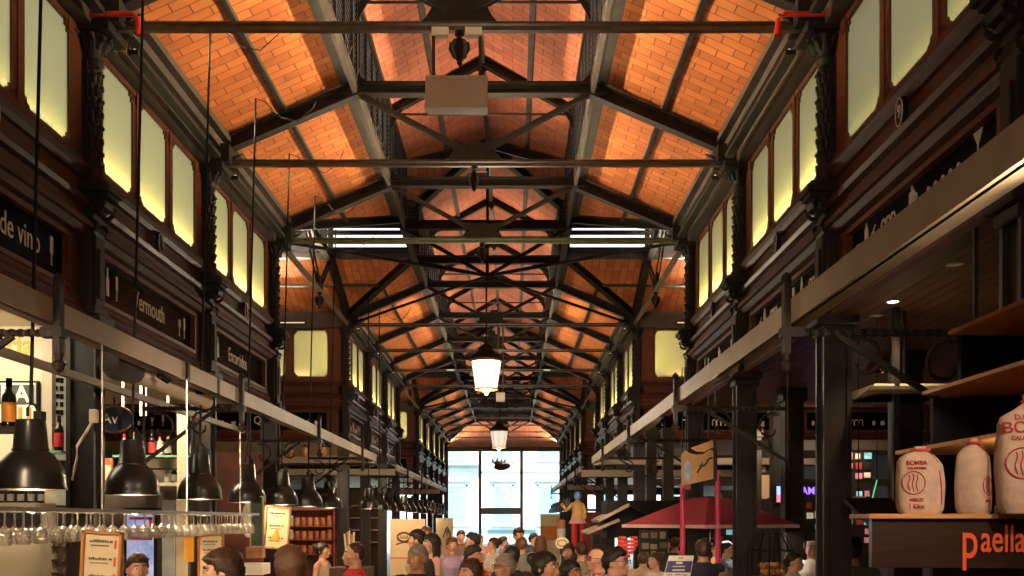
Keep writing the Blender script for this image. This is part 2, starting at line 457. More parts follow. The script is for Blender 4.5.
# ------------------------------------------------------------------ floor, ceilings of the aisles, outer walls
fm = mat('worn_stone_floor', (0.22, 0.17, 0.12), 0.35, 0, 0.2, 2.0)
bm = nb(); box(bm, (XC-UOUT-0.2, YN-0.2, -0.15), (XC+UOUT+0.2, YEND+0.1, 0)); struct('floor', bm, fm, 'worn beige stone floor under the crowd', 'floor')
pave = mat('street_paving', (0.45, 0.43, 0.40), 0.8, 0, 0.15, 1.5)
bm = nb(); box(bm, (-40, YEND+0.1, -0.15), (40, 75, -0.02)); struct('pavement', bm, pave, 'pale street paving outside the end glazing', 'pavement')
CEILC = mat('white_aisle_ceiling', (0.75, 0.68, 0.52), 0.6, 0, 0.06, 3)
for s, sn in sides:
    for i, (a, b, c0, c1) in enumerate(segs()):
        bm = nb(); xa, xb = sorted((XC+s*(WALL+0.10), XC+s*UOUT))
        box(bm, (xa, a, 3.80), (xb, b, 3.98))
        if s > 0:
            x = xa
            while x < xb:      # boards
                box(bm, (x, a, 3.785), (min(x+0.115, xb), b, 3.80)); x += 0.125
        struct('ceiling_aisle', bm, SLATWOOD if s > 0 else CEILC, f'{"brown boarded" if s>0 else "pale plain"} aisle ceiling {SEGW[i]} on the {"parasol" if s>0 else "lamp-row"} side', 'ceiling')
        bm = nb(); xo = XC+s*UOUT
        box(bm, (min(xo, xo+s*0.15), a, 0), (max(xo, xo+s*0.15), b, 4.0))
        struct('wall_outer', bm, WOOD, f'dark outer aisle wall {SEGW[i]} on the {"parasol" if s>0 else "lamp-row"} side', 'wall')
bm = nb(); box(bm, (XC-UOUT-0.2, YN-0.2, 0), (XC+UOUT+0.2, YN, RIDGE+0.2)); struct('wall_near', bm, WOOD, 'dark wall closing the hall behind the viewer', 'wall')
# end wall: iron glazing
bm = nb()
zt = 5.95
for s in (-1, 1):
    for u0, u1 in ((3.2, 3.45),):
        box(bm, (min(XC+s*u0, XC+s*u1), YEND-0.1, 0), (max(XC+s*u0, XC+s*u1), YEND+0.1, EAVE))
    box(bm, (min(XC+s*3.4, XC+s*UOUT), YEND-0.1, 3.4), (max(XC+s*3.4, XC+s*UOUT), YEND+0.1, 4.0))
    for u in (4.5, 5.6, 6.87, 8.0, 9.1, 10.25):
        box(bm, (XC+s*u-0.05, YEND-0.08, 0), (XC+s*u+0.05, YEND+0.08, 3.5))
    box(bm, (min(XC+s*3.4, XC+s*UOUT), YEND-0.06, 2.45), (max(XC+s*3.4, XC+s*UOUT), YEND+0.06, 2.6))
prism(bm, [(XC-3.45, zt), (XC+3.45, zt), (XC+3.45, EAVE+0.05), (XC+MU, MB+0.05), (XC+MU, ME+0.05), (XC, RIDGE), (XC-MU, ME+0.05), (XC-MU, MB+0.05), (XC-3.45, EAVE+0.05)], YEND-0.1, YEND+0.1, XZ)
hip = q([(XC-3.3, YEND-0.15, 6.15), (XC+3.3, YEND-0.15, 6.15), (XC+MU, YEND-3.4, MB), (XC-MU, YEND-3.4, MB)], [(0, -3.3), (0, 3.3), (3.5, 1.5), (3.5, -1.5)])
slab('ceiling', [hip], BRICK2, 'red brick hipped end of the nave vault over the end window', 'ceiling')
struct('wall_end', bm, GREYP, 'dark iron framed end wall with tall glazed opening', 'wall')
w = thing('window_1', 'tall end window onto the bright street with grey mullions', 'window', (XC, YEND, 0), kind='structure')
bm = nb()
for x in (-1.84, 0.55): box(bm, (x-XC-0.09, -0.07, 0), (x-XC+0.09, 0.07, zt))
box(bm, (-1.84-XC, -0.09, 2.28), (0.55-XC, 0.09, 2.66)); box(bm, (-3.3, -0.05, 5.9), (3.3, 0.05, 6.0))
obj('frame', bm, mat('grey_mullion', (0.22, 0.24, 0.26), 0.5, 0.2, 0.1, 4), w)
for xa, xb, za, zb in ((-3.2, -1.84-XC, 0, zt), (-1.84-XC, 0.55-XC, 2.66, zt), (-1.84-XC, 0.55-XC, 0, 2.28), (0.55-XC, 3.2, 0, zt)):
    bm = nb(); box(bm, (xa, -0.006, za), (xb, 0.006, zb)); obj('pane', bm, GLASS, w)
n = 2
for s in (-1, 1):
    w = thing(f'window_{n}', f'low glazed aisle end window beyond the {"lamp-row" if s<0 else "parasol"}', 'window', (XC, YEND, 0), kind='structure'); n += 1
    us = [3.45, 4.5, 5.6, 6.87, 8.0, 9.1, 10.25]
    for a, b in zip(us, us[1:]):
        bm = nb(); x0, x1 = sorted((s*a, s*b)); box(bm, (x0, -0.006, 0), (x1, 0.006, 3.4)); obj('pane', bm, GLASS, w)

# the building across the street
FY = 66.0
bt = thing('building', 'overexposed white stucco building across the street with windows in an overexposed blue tint', 'building', (0, FY, 0))
fw = mat('white_stucco', (0.80, 0.79, 0.76), 0.9, 0, 0.04, 0.8)
bm = nb(); box(bm, (-26, 0, 0), (26, 0.6, 16))
box(bm, (-26, -0.12, 5.15), (26, 0, 5.35)); box(bm, (-26, -0.2, 10.0), (26, 0, 10.4)); box(bm, (-26, -0.15, 0), (26, 0, 0.9))
obj('facade', bm, fw, bt)
pb = mat('overexposed_blue_shutter', (0.26, 0.52, 0.60), 0.5, 0, 0.1, 5)  # blue cast of overexposure put into the window colours
pb2 = mat('overexposed_blue_frame', (0.45, 0.68, 0.74), 0.6, 0, 0.06, 5)
for cx in (-12.6, -8.2, -3.65, -0.58, 2.35, 6.7, 11.1):
    for zb, zt_ in ((1.75, 4.15), (6.0, 8.0)):
        bm = nb(); w_ = 0.58
        box(bm, (cx-w_-0.14, -0.06, zb-0.14), (cx-w_, 0.02, zt_+0.14)); box(bm, (cx+w_, -0.06, zb-0.14), (cx+w_+0.14, 0.02, zt_+0.14))
        box(bm, (cx-w_-0.14, -0.06, zt_), (cx+w_+0.14, 0.02, zt_+0.16)); box(bm, (cx-w_-0.25, -0.16, zb-0.2), (cx+w_+0.25, 0.02, zb))
        box(bm, (cx-w_-0.35, -0.2, zt_+0.35), (cx+w_+0.35, 0.02, zt_+0.5))
        fr = obj('window', bm, pb2, bt)
        bm = nb(); box(bm, (cx-w_, -0.03, zb), (cx+w_, 0.0, zt_))
        for i in range(6): box(bm, (cx-w_+i*2*w_/6+0.02, -0.05, zb), (cx-w_+i*2*w_/6+0.06, -0.02, zt_))
        obj('pane', bm, pb, fr)
bm = nb(); box(bm, (-4.9, -0.7, 5.55), (-2.2, 0, 5.65))
for i in range(24): box(bm, (-4.88+i*0.115, -0.68, 5.65), (-4.86+i*0.115, -0.66, 6.45))
box(bm, (-4.9, -0.7, 6.45), (-2.2, -0.64, 6.5)); obj('balcony', bm, pb2, bt)
# parked van outside, mostly hidden by the crowd
vm = mat('pale_turquoise_awning', (0.35, 0.70, 0.78), 0.6, 0, 0.08, 4)
bm = nb(); box(bm, (-4.6, -1.6, 1.05), (3.6, -1.45, 1.3)); prism(bm, [(-4.6, 1.3), (3.6, 1.3), (3.6, 1.36), (-4.6, 1.36)], -1.6, 0, XZ)
for x in (-4.5, -2.0, 0.6, 3.5): box(bm, (x-0.03, -1.58, 0), (x+0.03, -1.52, 1.3))
a_ = obj('awning', bm, vm, None, loc=(0, FY-0.9, 0)); tag(a_, 'low turquoise terrace screen outside the end window', 'awning')
# ------------------------------------------------------------------ trusses
def gusset(bm, c, a1, a2, r, th):
    """curved bracket plate in the corner at c between directions a1 and a2 (local xz)."""
    c = Vector((c[0], 0, c[1])); a1 = Vector((a1[0], 0, a1[1])).normalized(); a2 = Vector((a2[0], 0, a2[1])).normalized()
    pts = [c]
    n = 7
    p1 = c+a1*r; p2 = c+a2*r; ctl = c+(a1+a2)*r*0.22
    for i in range(n+1):
        t = i/n; pts.append(p1*(1-t)**2+ctl*2*t*(1-t)+p2*t*t)
    prism(bm, [(p.x, p.z) for p in pts], -th/2, th/2, XZ)
def acorn(bm, c=(0, 0, 0), s=1.0):
    prof = [(0.02, 0), (0.05, -0.01), (0.05, -0.05), (0.03, -0.06), (0.03, -0.09), (0.075, -0.11), (0.085, -0.16), (0.075, -0.22), (0.05, -0.28), (0.025, -0.31), (0.03, -0.33), (0, -0.37)]
    lathe(bm, [(r*s, z*s) for r, z in prof], 12, c)
    for k in range(6):
        a = k*PI/3; tube(bm, [(c[0]+math.cos(a)*0.085*s, c[1]+math.sin(a)*0.085*s, c[2]-0.12*s), (c[0]+math.cos(a)*0.095*s, c[1]+math.sin(a)*0.095*s, c[2]-0.19*s), (c[0]+math.cos(a)*0.05*s, c[1]+math.sin(a)*0.05*s, c[2]-0.28*s)], 0.016*s, 5)
TRUSS_PROTO = {}
def truss_meshes(half, m, simple=False):
    key = (half, m)
    if key in TRUSS_PROTO: return TRUSS_PROTO[key]
    ze = 0.13; zc = MB-TIE-0.10; zu = ME-TIE-0.02; zr = RIDGE-TIE-0.10
    parts = []
    for s in (-1, 1):
        bm = nb(); ibar(bm, (s*half, 0, ze+0.02), (s*(m-0.05), 0, zc), 0.15, 0.17)
        gusset(bm, (s*(half-0.05), -0.0), (-s*1, 0.0), (0, 1), 0.0001, 0.001) if False else None
        gusset(bm, (s*(half-0.0), 0.0), (-s*1.0, 0.30), (0, -1), 0.42, 0.03)
        parts.append(('principal_rafter', mesh_of('principal_rafter', bm, IRON)))
    bm = nb(); ibar(bm, (-m-0.12, 0, zc), (m+0.12, 0, zc), 0.15, 0.15)
    for s in (-1, 1):
        gusset(bm, (s*m, zc), (-s*1, 0), (s*0.9, -0.42), 0.48, 0.035)
        gusset(bm, (s*m, zc), (-s*1, 0), (0, 1), 0.34, 0.03)
    parts.append(('collar_beam', mesh_of('collar_beam', bm, IRON)))
    for s in (-1, 1):
        bm = nb(); bar(bm, (s*m, 0, zc), (s*m, 0, zu), 0.10, 0.10, (0, 1, 0)); parts.append(('lantern_post', mesh_of('lantern_post', bm, IRON)))
        bm = nb(); ibar(bm, (s*(m+0.02), 0, zu-0.04), (0, 0, zr), 0.12, 0.13)
        gusset(bm, (s*m, zu-0.02), (-s*1, 0.5), (0, -1), 0.46, 0.03)
        gusset(bm, (0, zr), (-s*1, -0.55), (0, -1), 0.25, 0.03)
        parts.append(('upper_rafter', mesh_of('upper_rafter', bm, IRON)))
        bm = nb(); bar(bm, (s*(m-0.02), -0.03, zc-0.04), (s*0.12, -0.03, 0.16), 0.02, 0.06); bar(bm, (s*(m-0.02), 0.03, zc-0.04), (s*0.12, 0.03, 0.16), 0.02, 0.06)
        parts.append(('strut', mesh_of('strut', bm, IRON)))
    bm = nb(); tube(bm, [(-m, 0, zu-0.06), (m, 0, zu-0.06)], 0.018, 6); parts.append(('upper_tie', mesh_of('upper_tie', bm, IRON)))
    bm = nb(); bar(bm, (-half, 0, 0.028), (half, 0, 0.028), 0.075, 0.022); bar(bm, (-half, 0, -0.020), (half, 0, -0.020), 0.06, 0.04)
    parts.append(('tie_rod', mesh_of('tie_rod', bm, TIEM)))
    bm = nb()
    pl = [(-0.36, 0.03), (0.36, 0.03), (0.30, 0.09), (0.24, 0.20), (0.27, 0.28), (0.22, 0.30), (0.12, 0.25), (0, 0.30), (-0.12, 0.25), (-0.22, 0.30), (-0.27, 0.28), (-0.24, 0.20), (-0.30, 0.09)]
    prism(bm, pl, -0.02, 0.02, XZ); parts.append(('gusset_plate', mesh_of('gusset_plate', bm, IRON)))
    bm = nb(); acorn(bm, (0, 0, -0.03), 0.9); parts.append(('pendant_ornament', mesh_of('pendant_ornament', bm, IRON2, True)))
    TRUSS_PROTO[key] = parts
    return parts
NAVEK = [-1, 0, 1, 2, 4, 5, 6, 7, 9, 10, 11, 12, 13]
def truss(x, y, rz, half, m, label, group, tie=None):
    t = thing('roof_truss', label, 'roof truss', (x, y, TIE), rz, group)
    for nm, me in truss_meshes(half, m):
        o = put(nm, me, t)
        if tie and nm == 'tie_rod':
            me2 = me.copy(); me2.materials.clear(); me2.materials.append(tie); o.data = me2
            o['label'] = 'greenish tie rod'
    return t
for i, k in enumerate(NAVEK):
    lab = f'dark riveted iron roof truss across the nave, {ORD[i]} from the camera'
    truss(XC, YK(k), 0, 3.3, MU, lab, 'nave roof trusses', GREEN_ST if k == 2 else None)
for ci, (ka, kb) in enumerate(CROSS):
    yc = (YK(ka)+YK(kb))/2
    for s, sn in sides:
        for j, u in enumerate((EU-0.02, EU+BAY)):
            truss(XC+s*u, yc, PI/2, BAY, MV, f'iron roof truss of the {CN[ci]} transept, {"lamp-row" if s<0 else "parasol"} side, {"beside the nave" if j==0 else "further out"}', 'transept roof trusses', mat('pale_worn_steel', (0.22, 0.19, 0.14), 0.5, 0.2, 0.3, 7))
    for s, sn in sides:
        for f, fn in ((-1, 'near'), (1, 'far')):
            v = thing('valley_rafter', f'dark iron valley rafter of the {CN[ci]} crossing, {fn} corner on the {"lamp-row" if s<0 else "parasol"} side', 'rafter', (XC, yc, 0), 0, 'valley rafters of the crossings')
            bm = nb(); ibar(bm, (s*EU, f*BAY, EAVE-0.06), (s*MU, f*MV, MB+0.0), 0.14, 0.14); obj('lower_rafter', bm, IRON, v)
            bm = nb(); ibar(bm, (s*MU, f*MV, ME-0.10), (0, 0, RIDGE-0.12), 0.13, 0.15); obj('upper_rafter', bm, IRON, v)
            bm = nb(); bar(bm, (s*MU, f*MV, MB-0.2), (s*MU, f*MV, ME), 0.13, 0.13, (0, 1, 0)); obj('corner_post', bm, IRON, v)
    # girders framing the crossing at the lantern foot
    bm = nb()
    for f in (-1, 1):
        ibar(bm, (XC-MU, yc+f*MV, MB-0.12), (XC+MU, yc+f*MV, MB-0.12), 0.14, 0.16)
        bar(bm, (XC-MU, yc+f*MV, MB-0.16), (XC, yc, MB-0.75), 0.03, 0.07); bar(bm, (XC+MU, yc+f*MV, MB-0.16), (XC, yc, MB-0.75), 0.03, 0.07)
        bar(bm, (XC-EU, yc+f*BAY, TIE), (XC, yc, MB-0.75), 0.035, 0.05); bar(bm, (XC+EU, yc+f*BAY, TIE), (XC, yc, MB-0.75), 0.035, 0.05)
    tube(bm, [(XC, yc, RIDGE-0.1), (XC, yc, MB-0.85)], 0.03, 8)
    for s in (-1, 1): ibar(bm, (XC+s*MU, yc-MV, MB-0.12), (XC+s*MU, yc+MV, MB-0.12), 0.12, 0.16)
    struct('trim', bm, IRON, f'iron framing and crossed tie rods hung over the {CN[ci]} crossing', 'beam')

# ------------------------------------------------------------------ columns (local +x points into the nave)
def column_meshes():
    P = []
    bm = nb(); box(bm, (-0.09, -0.09, 0.0), (0.09, 0.09, 3.80))
    for sx in (-1, 1):
        for sy in (-1, 1): box(bm, (sx*0.105-0.02, sy*0.105-0.02, 0.0), (sx*0.105+0.02, sy*0.105+0.02, 3.80))
    P.append(('post', mesh_of('post', bm, GREYP if False else mat('dark_brown_post', (0.014, 0.009, 0.007), 0.5, 0.1, 0.3, 5))))
    bm = nb(); box(bm, (-0.16, -0.16, 0), (0.16, 0.16, 0.12)); box(bm, (-0.13, -0.13, 0.12), (0.13, 0.13, 0.2)); P.append(('base', mesh_of('base', bm, IRON)))
    bm = nb(); box(bm, (-0.15, -0.15, 3.62), (0.15, 0.15, 3.70)); box(bm, (-0.18, -0.18, 3.70), (0.20, 0.18, 3.80)); P.append(('post_capital', mesh_of('post_capital', bm, IRON2, bevel=0.012)))
    bm = nb(); box(bm, (0.0, -0.14, 3.80), (0.10, 0.14, 4.58)); box(bm, (0.0, -0.10, 3.86), (0.135, 0.10, 4.52)); box(bm, (0, -0.16, 3.80), (0.15, 0.16, 3.87)); box(bm, (0, -0.06, 3.95), (0.155, 0.06, 4.4))
    P.append(('pilaster', mesh_of('pilaster', bm, IRON2, bevel=0.008)))
    bm = nb()   # console: scroll bracket
    pr = [(0, 4.5), (0.11, 4.5), (0.13, 4.55), (0.125, 4.62), (0.11, 4.66), (0.12, 4.72), (0.16, 4.76), (0.21, 4.77), (0.23, 4.82), (0.20, 4.86), (0, 4.86)]
    prism(bm, pr, -0.11, 0.11, lambda a, b, t: (a, t, b))
    box(bm, (0, -0.13, 4.86), (0.25, 0.13, 4.90)); box(bm, (0, -0.16, 4.90), (0.28, 0.16, 4.96)); box(bm, (0, -0.12, 4.96), (0.24, 0.12, 5.0))
    for sy in (-1, 1):
        tube(bm, [(0.15+0.065*math.cos(a), sy*0.115, 4.79+0.075*math.sin(a)) for a in [i*PI/5 for i in range(10)]], 0.022, 6, True)
        ell(bm, (0.15, sy*0.115, 4.79), (0.03, 0.02, 0.03), 8, 6)
        tube(bm, [(0.10+0.05*math.cos(a), sy*0.115, 4.6+0.05*math.sin(a)) for a in [i*PI/4 for i in range(8)]], 0.018, 6, True)
    P.append(('console', mesh_of('console', bm, IRON2, bevel=0.006)))
    bm = nb()   # ornate shaft with leaf knobs
    cx = 0.07
    box(bm, (0.0, -0.085, 5.0), (0.05, 0.085, 6.12))
    lathe(bm, [(0.10, 5.0), (0.10, 5.06), (0.085, 5.09), (0.095, 5.14), (0.075, 5.18), (0.065, 5.3), (0.065, 6.0), (0.08, 6.03), (0.065, 6.06), (0.09, 6.12)], 16, (cx, 0, 0))
    for j, z in enumerate([5.12, 5.24, 5.36, 5.48, 5.60, 5.72, 5.84, 5.96]):
        for k in range(9):
            a = k*2*PI/9+(j % 2)*0.35
            d = Vector((math.cos(a), math.sin(a), 0)); p = Vector((cx, 0, z))+d*0.06
            ell(bm, p, (0.026, 0.026, 0.060), 7, 5)
            ell(bm, p+d*0.022+Vector((0, 0, 0.035)), (0.018, 0.018, 0.022), 6, 4)
    P.append(('ornate_shaft', mesh_of('ornate_shaft', bm, IRON2, True)))
    bm = nb()
    lathe(bm, [(0.07, 6.10), (0.09, 6.12), (0.08, 6.16), (0.09, 6.22), (0.12, 6.28), (0.15, 6.32)], 16, (cx, 0, 0))
    for k in range(10):
        a = k*2*PI/10; d = Vector((math.cos(a), math.sin(a), 0)); p = Vector((cx, 0, 6.2))+d*0.085
        tube(bm, [p, p+d*0.03+Vector((0, 0, 0.06)), p+d*0.075+Vector((0, 0, 0.10)), p+d*0.085+Vector((0, 0, 0.06))], 0.02, 6, radii=[0.03, 0.028, 0.022, 0.012])
    box(bm, (-0.02, -0.21, 6.32), (cx+0.22, 0.21, 6.40)); box(bm, (0, -0.17, 6.40), (cx+0.3, 0.17, 6.62))
    P.append(('capital', mesh_of('capital', bm, IRON2, True)))
    return P
CM = column_meshes()
SIDEW = {-1: 'lamp-row', 1: 'parasol'}
for s, sn in sides:
    for i, k in enumerate(NAVEK):
        c = thing('iron_column', f'ornate black iron column on the {SIDEW[s]} side, {ORD[i]} from the camera', 'column', (XC+s*WALL, YK(k), 0), 0 if s < 0 else PI, f'iron columns on the {SIDEW[s]} side', 'thing')
        for nm, me in CM: put(nm, me, c)
for ci, (ka, kb) in enumerate(CROSS):
    for s, sn in sides:
        for j, u in enumerate((WALL+BAY, )):
            c = thing('iron_column', f'dark iron column along the far side of the {CN[ci]} transept on the {SIDEW[s]} side', 'column', (XC+s*u, YK(kb)+0.02, 0), -PI/2, 'transept columns', 'thing')
            for nm, me in CM: put(nm, me, c)

# ------------------------------------------------------------------ clerestory bays (local x along the wall, y into the wall)
HB = BAY/2
def profile_x(bm, prof, x0, x1): prism(bm, prof, x0, x1, lambda a, b, t: (t, a, b))
def bay_meshes():
    R = {}
    bm = nb(); T = 6.36
    for x0, x1 in ((-HB, -1.40), (-0.60, -0.40), (0.40, 0.60), (1.40, HB)): box(bm, (x0, 0.0, 5.20), (x1, 0.045, T))
    box(bm, (-HB, -0.01, 6.30), (HB, 0.045, T+0.02)); box(bm, (-HB, -0.015, 5.14), (HB, 0.045, 5.24)); box(bm, (-HB, -0.04, 5.10), (HB, 0.045, 5.15))
    for x in (-1.40, -0.5, 0.5, 1.40):
        box(bm, (x-0.03, -0.012, 5.22), (x+0.03, 0.0, T-0.06)); box(bm, (x-0.045, -0.02, 5.2), (x+0.045, 0.0, 5.32)); box(bm, (x-0.045, -0.02, T-0.14), (x+0.045, 0.0, T-0.02))
    for xc in (-1.0, 0, 1.0):
        for sx in (-1, 1):
            for j in range(2):
                d = 0.04*(2-j); h = 0.045*(j+1)
                box(bm, (min(xc+sx*0.4, xc+sx*(0.4-d)), 0.0, 5.24), (max(xc+sx*0.4, xc+sx*(0.4-d)), 0.018, 5.24+h))
                box(bm, (min(xc+sx*0.4, xc+sx*(0.4-d)), 0.0, 6.30-h), (max(xc+sx*0.4, xc+sx*(0.4-d)), 0.018, 6.30))
    R['frame'] = mesh_of('frame', bm, WOODO)
    for j, xc in enumerate((-1.0, 0, 1.0)):
        bm = nb(); bm.faces.new([bm.verts.new(p) for p in ((xc-0.42, 0.02, 5.22), (xc+0.42, 0.02, 5.22), (xc+0.42, 0.02, 6.32), (xc-0.42, 0.02, 6.32))]); R['pane%d' % j] = mesh_of('pane', bm, PANE)
    bm = nb()   # moulded wooden spandrel
    prof = [(0.10, 4.46), (0.0, 4.46), (0.0, 4.49), (-0.05, 4.51), (-0.09, 4.56), (-0.12, 4.57), (-0.12, 4.62), (-0.05, 4.64), (-0.03, 4.70), (-0.03, 4.76), (-0.075, 4.78), (-0.095, 4.82), (-0.055, 4.86), (-0.0, 4.88), (0.0, 5.02), (-0.03, 5.03), (-0.05, 5.08), (-0.08, 5.11), (-0.08, 5.15), (0.10, 5.15)]
    profile_x(bm, prof, -HB, HB)
    prof = [(0.10, 3.76), (-0.06, 3.76), (-0.09, 3.79), (-0.06, 3.83), (-0.03, 3.85), (-0.05, 3.88), (-0.01, 3.93), (0.0, 3.98), (0.10, 3.98)]
    profile_x(bm, prof, -HB, HB)
    for s in (-1, 1): box(bm, (min(s*1.40, s*HB), 0.0, 3.97), (max(s*1.40, s*HB), 0.10, 4.47))
    R['wood'] = mesh_of('wall_spandrel', bm, WOOD)
    bm = nb(); box(bm, (-1.40, 0.045, 3.97), (1.40, 0.075, 4.48)); R['panel'] = mesh_of('panel', bm, BLACKG)
    bm = nb()
    for a in ((-1.40, -0.015, 4.43, 1.40, 0.05, 4.47), (-1.40, -0.015, 3.98, 1.40, 0.05, 4.02), (-1.40, -0.015, 3.98, -1.355, 0.05, 4.47), (1.355, -0.015, 3.98, 1.40, 0.05, 4.47)):
        box(bm, a[:3], a[3:])
    R['sframe'] = mesh_of('sign_frame', bm, WOODO)
    bm = nb()
    n = 20; pl = [(0.075*math.cos(2*PI*i/n), 0.115*math.sin(2*PI*i/n)) for i in range(n)]
    prism(bm, pl, -0.045, -0.0, XZ); R['plate'] = mesh_of('number_plate', bm, mat('dark_blue_enamel', (0.01, 0.012, 0.03), 0.2, 0, 0.1, 5), bevel=0.006)
    bm = nb(); tube(bm, [(0.065*math.cos(2*PI*i/n), -0.047, 0.103*math.sin(2*PI*i/n)) for i in range(n)], 0.005, 5, True)
    R['rim'] = mesh_of('rim', bm, LETTER)
    return R
BM_ = bay_meshes()
# pictograms
def pict(kind):
    bm = nb(); f = XZ
    def P(pl): prism(bm, pl, -0.004, 0.004, f)
    def oval(cx, cz, a, b): P([(cx+a*math.cos(2*PI*i/14), cz+b*math.sin(2*PI*i/14)) for i in range(14)])
    if kind == 'bottle': P([(-0.035, 0), (0.035, 0), (0.035, 0.16), (0.014, 0.2), (0.014, 0.27), (-0.014, 0.27), (-0.014, 0.2), (-0.035, 0.16)])
    elif kind == 'glass': P([(-0.03, 0), (0.03, 0), (0.006, 0.012), (0.006, 0.08), (0.035, 0.12), (0.03, 0.19), (-0.03, 0.19), (-0.035, 0.12), (-0.006, 0.08), (-0.006, 0.012)])
    elif kind == 'cocktail': P([(-0.03, 0), (0.03, 0), (0.005, 0.012), (0.005, 0.13), (0.06, 0.22), (-0.06, 0.22), (-0.005, 0.13), (-0.005, 0.012)])
    elif kind == 'flute': P([(-0.02, 0), (0.02, 0), (0.004, 0.01), (0.004, 0.08), (0.022, 0.11), (0.022, 0.24), (-0.022, 0.24), (-0.022, 0.11), (-0.004, 0.08), (-0.004, 0.01)])
    elif kind == 'egg': oval(0, 0.06, 0.035, 0.06)
    elif kind == 'pot': 
        P([(-0.06, 0), (0.06, 0), (0.045, 0.18), (-0.045, 0.18)]); P([(0.05, 0.04), (0.09, 0.05), (0.09, 0.14), (0.05, 0.16), (0.05, 0.14), (0.075, 0.125), (0.075, 0.06), (0.05, 0.06)]); oval(0, 0.2, 0.015, 0.02)
    elif kind == 'arch': P([(-0.05, 0), (-0.035, 0), (-0.035, 0.10), (-0.02, 0.125), (0.02, 0.125), (0.035, 0.10), (0.035, 0), (0.05, 0), (0.05, 0.11), (0.025, 0.145), (-0.025, 0.145), (-0.05, 0.11)])
    elif kind == 'cup':
        P([(-0.04, 0), (0.04, 0), (0.05, 0.10), (-0.05, 0.10)]); P([(-0.065, -0.015), (0.065, -0.015), (0.05, -0.003), (-0.05, -0.003)])
    elif kind == 'fruit':
        oval(0, 0.06, 0.05, 0.055); P([(0, 0.11), (0.05, 0.16), (0.02, 0.12)])
    return mesh_of(kind+'_pictogram', bm, LETTER)
PICT = {k: pict(k) for k in ('bottle', 'glass', 'cocktail', 'flute', 'egg', 'pot', 'arch', 'cup', 'fruit')}
winno = [10]
def bay(M, where, words=None, icons=(), plate=True, plabel=None, pnum=None, tx=0.0, tsize=0.26, iz=0.0):
    """one clerestory bay; M places local x/y/z; where: phrase for the labels."""
    e = M.to_euler(); loc = M.to_translation()
    def place(o): o.location = loc; o.rotation_euler = e; return o
    w = place(thing(f'window_{winno[0]}', f'three wood framed frosted panes {where}', 'window', kind='structure')); winno[0] += 1
    put('frame', BM_['frame'], w)
    for j in range(3): put('pane', BM_['pane%d' % j], w)
    o = place(put('wall_spandrel', BM_['wood'])); tag(o, f'moulded mahogany panelling {where}', 'wall', None, 'structure')
    f = place(thing('fascia_sign', f'black fascia sign {words and ("reading "+words) or "with pictograms"} {where}', 'sign', group='black fascia signs'))
    put('panel', BM_['panel'], f); put('sign_frame', BM_['sframe'], f)
    if words:
        text('lettering', words, tsize, LETTER, basis((1, 0, 0), (0, 0, 1), (tx, 0.044, 4.24)), f, 0.003, sx=0.82)
    for k, x in icons:
        put(k+'_pictogram', PICT[k], f, (-x if iz else x, 0.040, 4.12+iz))
    if plate:
        p = place(thing('number_plate', f'small oval number plate {where}', 'plate', group='oval number plates'))
        b_ = put('plate', BM_['plate'], p, (0.0, -0.03, 4.95)); put('rim', BM_['rim'], p, (0.0, -0.03, 4.95))
        if pnum: text('numeral', pnum, 0.14, LETTER, basis((1, 0, 0), (0, 0, 1), (0.0, -0.077, 4.95)), p, 0.002, sx=0.8)
def baymat(axis, loc):
    ax, ay = {'L': ((0, 1, 0), (-1, 0, 0)), 'R': ((0, -1, 0), (1, 0, 0)), 'F': ((1, 0, 0), (0, 1, 0)), 'N': ((-1, 0, 0), (0, -1, 0))}[axis]
    return basis(ax, ay, loc)
GEN = [('bottle', -1.1), ('glass', -0.8), ('cup', -0.4), ('pot', 0.0), ('egg', 0.35), ('egg', 0.5), ('glass', 0.8), ('flute', 1.05)]
LBAY = {-1: ('de vino', [('flute', 1.15), ('bottle', -1.1)]), 0: ('Vermouth', [('bottle', -1.15), ('flute', -0.92), ('glass', 0.95), ('flute', 1.12)]), 1: ('Encurtidos', [('bottle', -1.15), ('bottle', -0.98)])}
RBAY = {-1: [('cocktail', -1.0), ('egg', -0.72), ('egg', -0.6), ('egg', -0.48), ('egg', -0.36), ('egg', -0.24), ('pot', 0.05), ('arch', 0.42), ('arch', 0.52), ('arch', 0.62), ('fruit', 0.85), ('bottle', 1.0), ('cup', 1.2)],
        0: [('arch', -1.1), ('arch', -1.0), ('arch', -0.9), ('bottle', -0.6), ('glass', -0.3), ('cup', 0.0), ('arch', 0.4), ('arch', 0.5), ('arch', 0.6), ('bottle', 0.9), ('fruit', 1.1)]}
GAPS = [(2, 4), (7, 9)]
bay_k = [k for k in range(-2, 14) if not (2 <= k < 4 or 7 <= k < 9)]
for s, sn in sides:
    for i, k in enumerate(bay_k):
        yc = YK(k)+HB
        where = f'in the {ORD[i]} {SIDEW[s]} bay from the camera'
        M = baymat('L' if s < 0 else 'R', (XC+s*WALL, yc, 0))
        if s < 0: wd, ic = LBAY.get(k, (None, GEN)); tx = 0.62 if k == -1 else 0.0
        else: wd, ic, tx = None, RBAY.get(k, GEN), 0.0
        bay(M, where, wd, ic, True, None, '9' if k in (-1,) else None, tx=tx, tsize=0.27, iz=0.0 if s < 0 else 0.085)
TB = {(-1, 0): ('Quesos', [('fruit', 0.9), ('egg', 1.1), ('egg', -1.05), ('cup', -0.8)]), (1, 0): (None, [('arch', -0.9), ('arch', -0.7), ('glass', -1.2), ('arch', 0.0), ('arch', 0.1), ('arch', 0.2), ('bottle', 0.5), ('glass', 0.85), ('cup', 1.1)]),
      (1, 1): (None, [('egg', -1.2), ('arch', -0.3), ('arch', -0.2), ('arch', -0.1), ('egg', 0.2), ('fruit', 0.4), ('glass', -0.9)])}
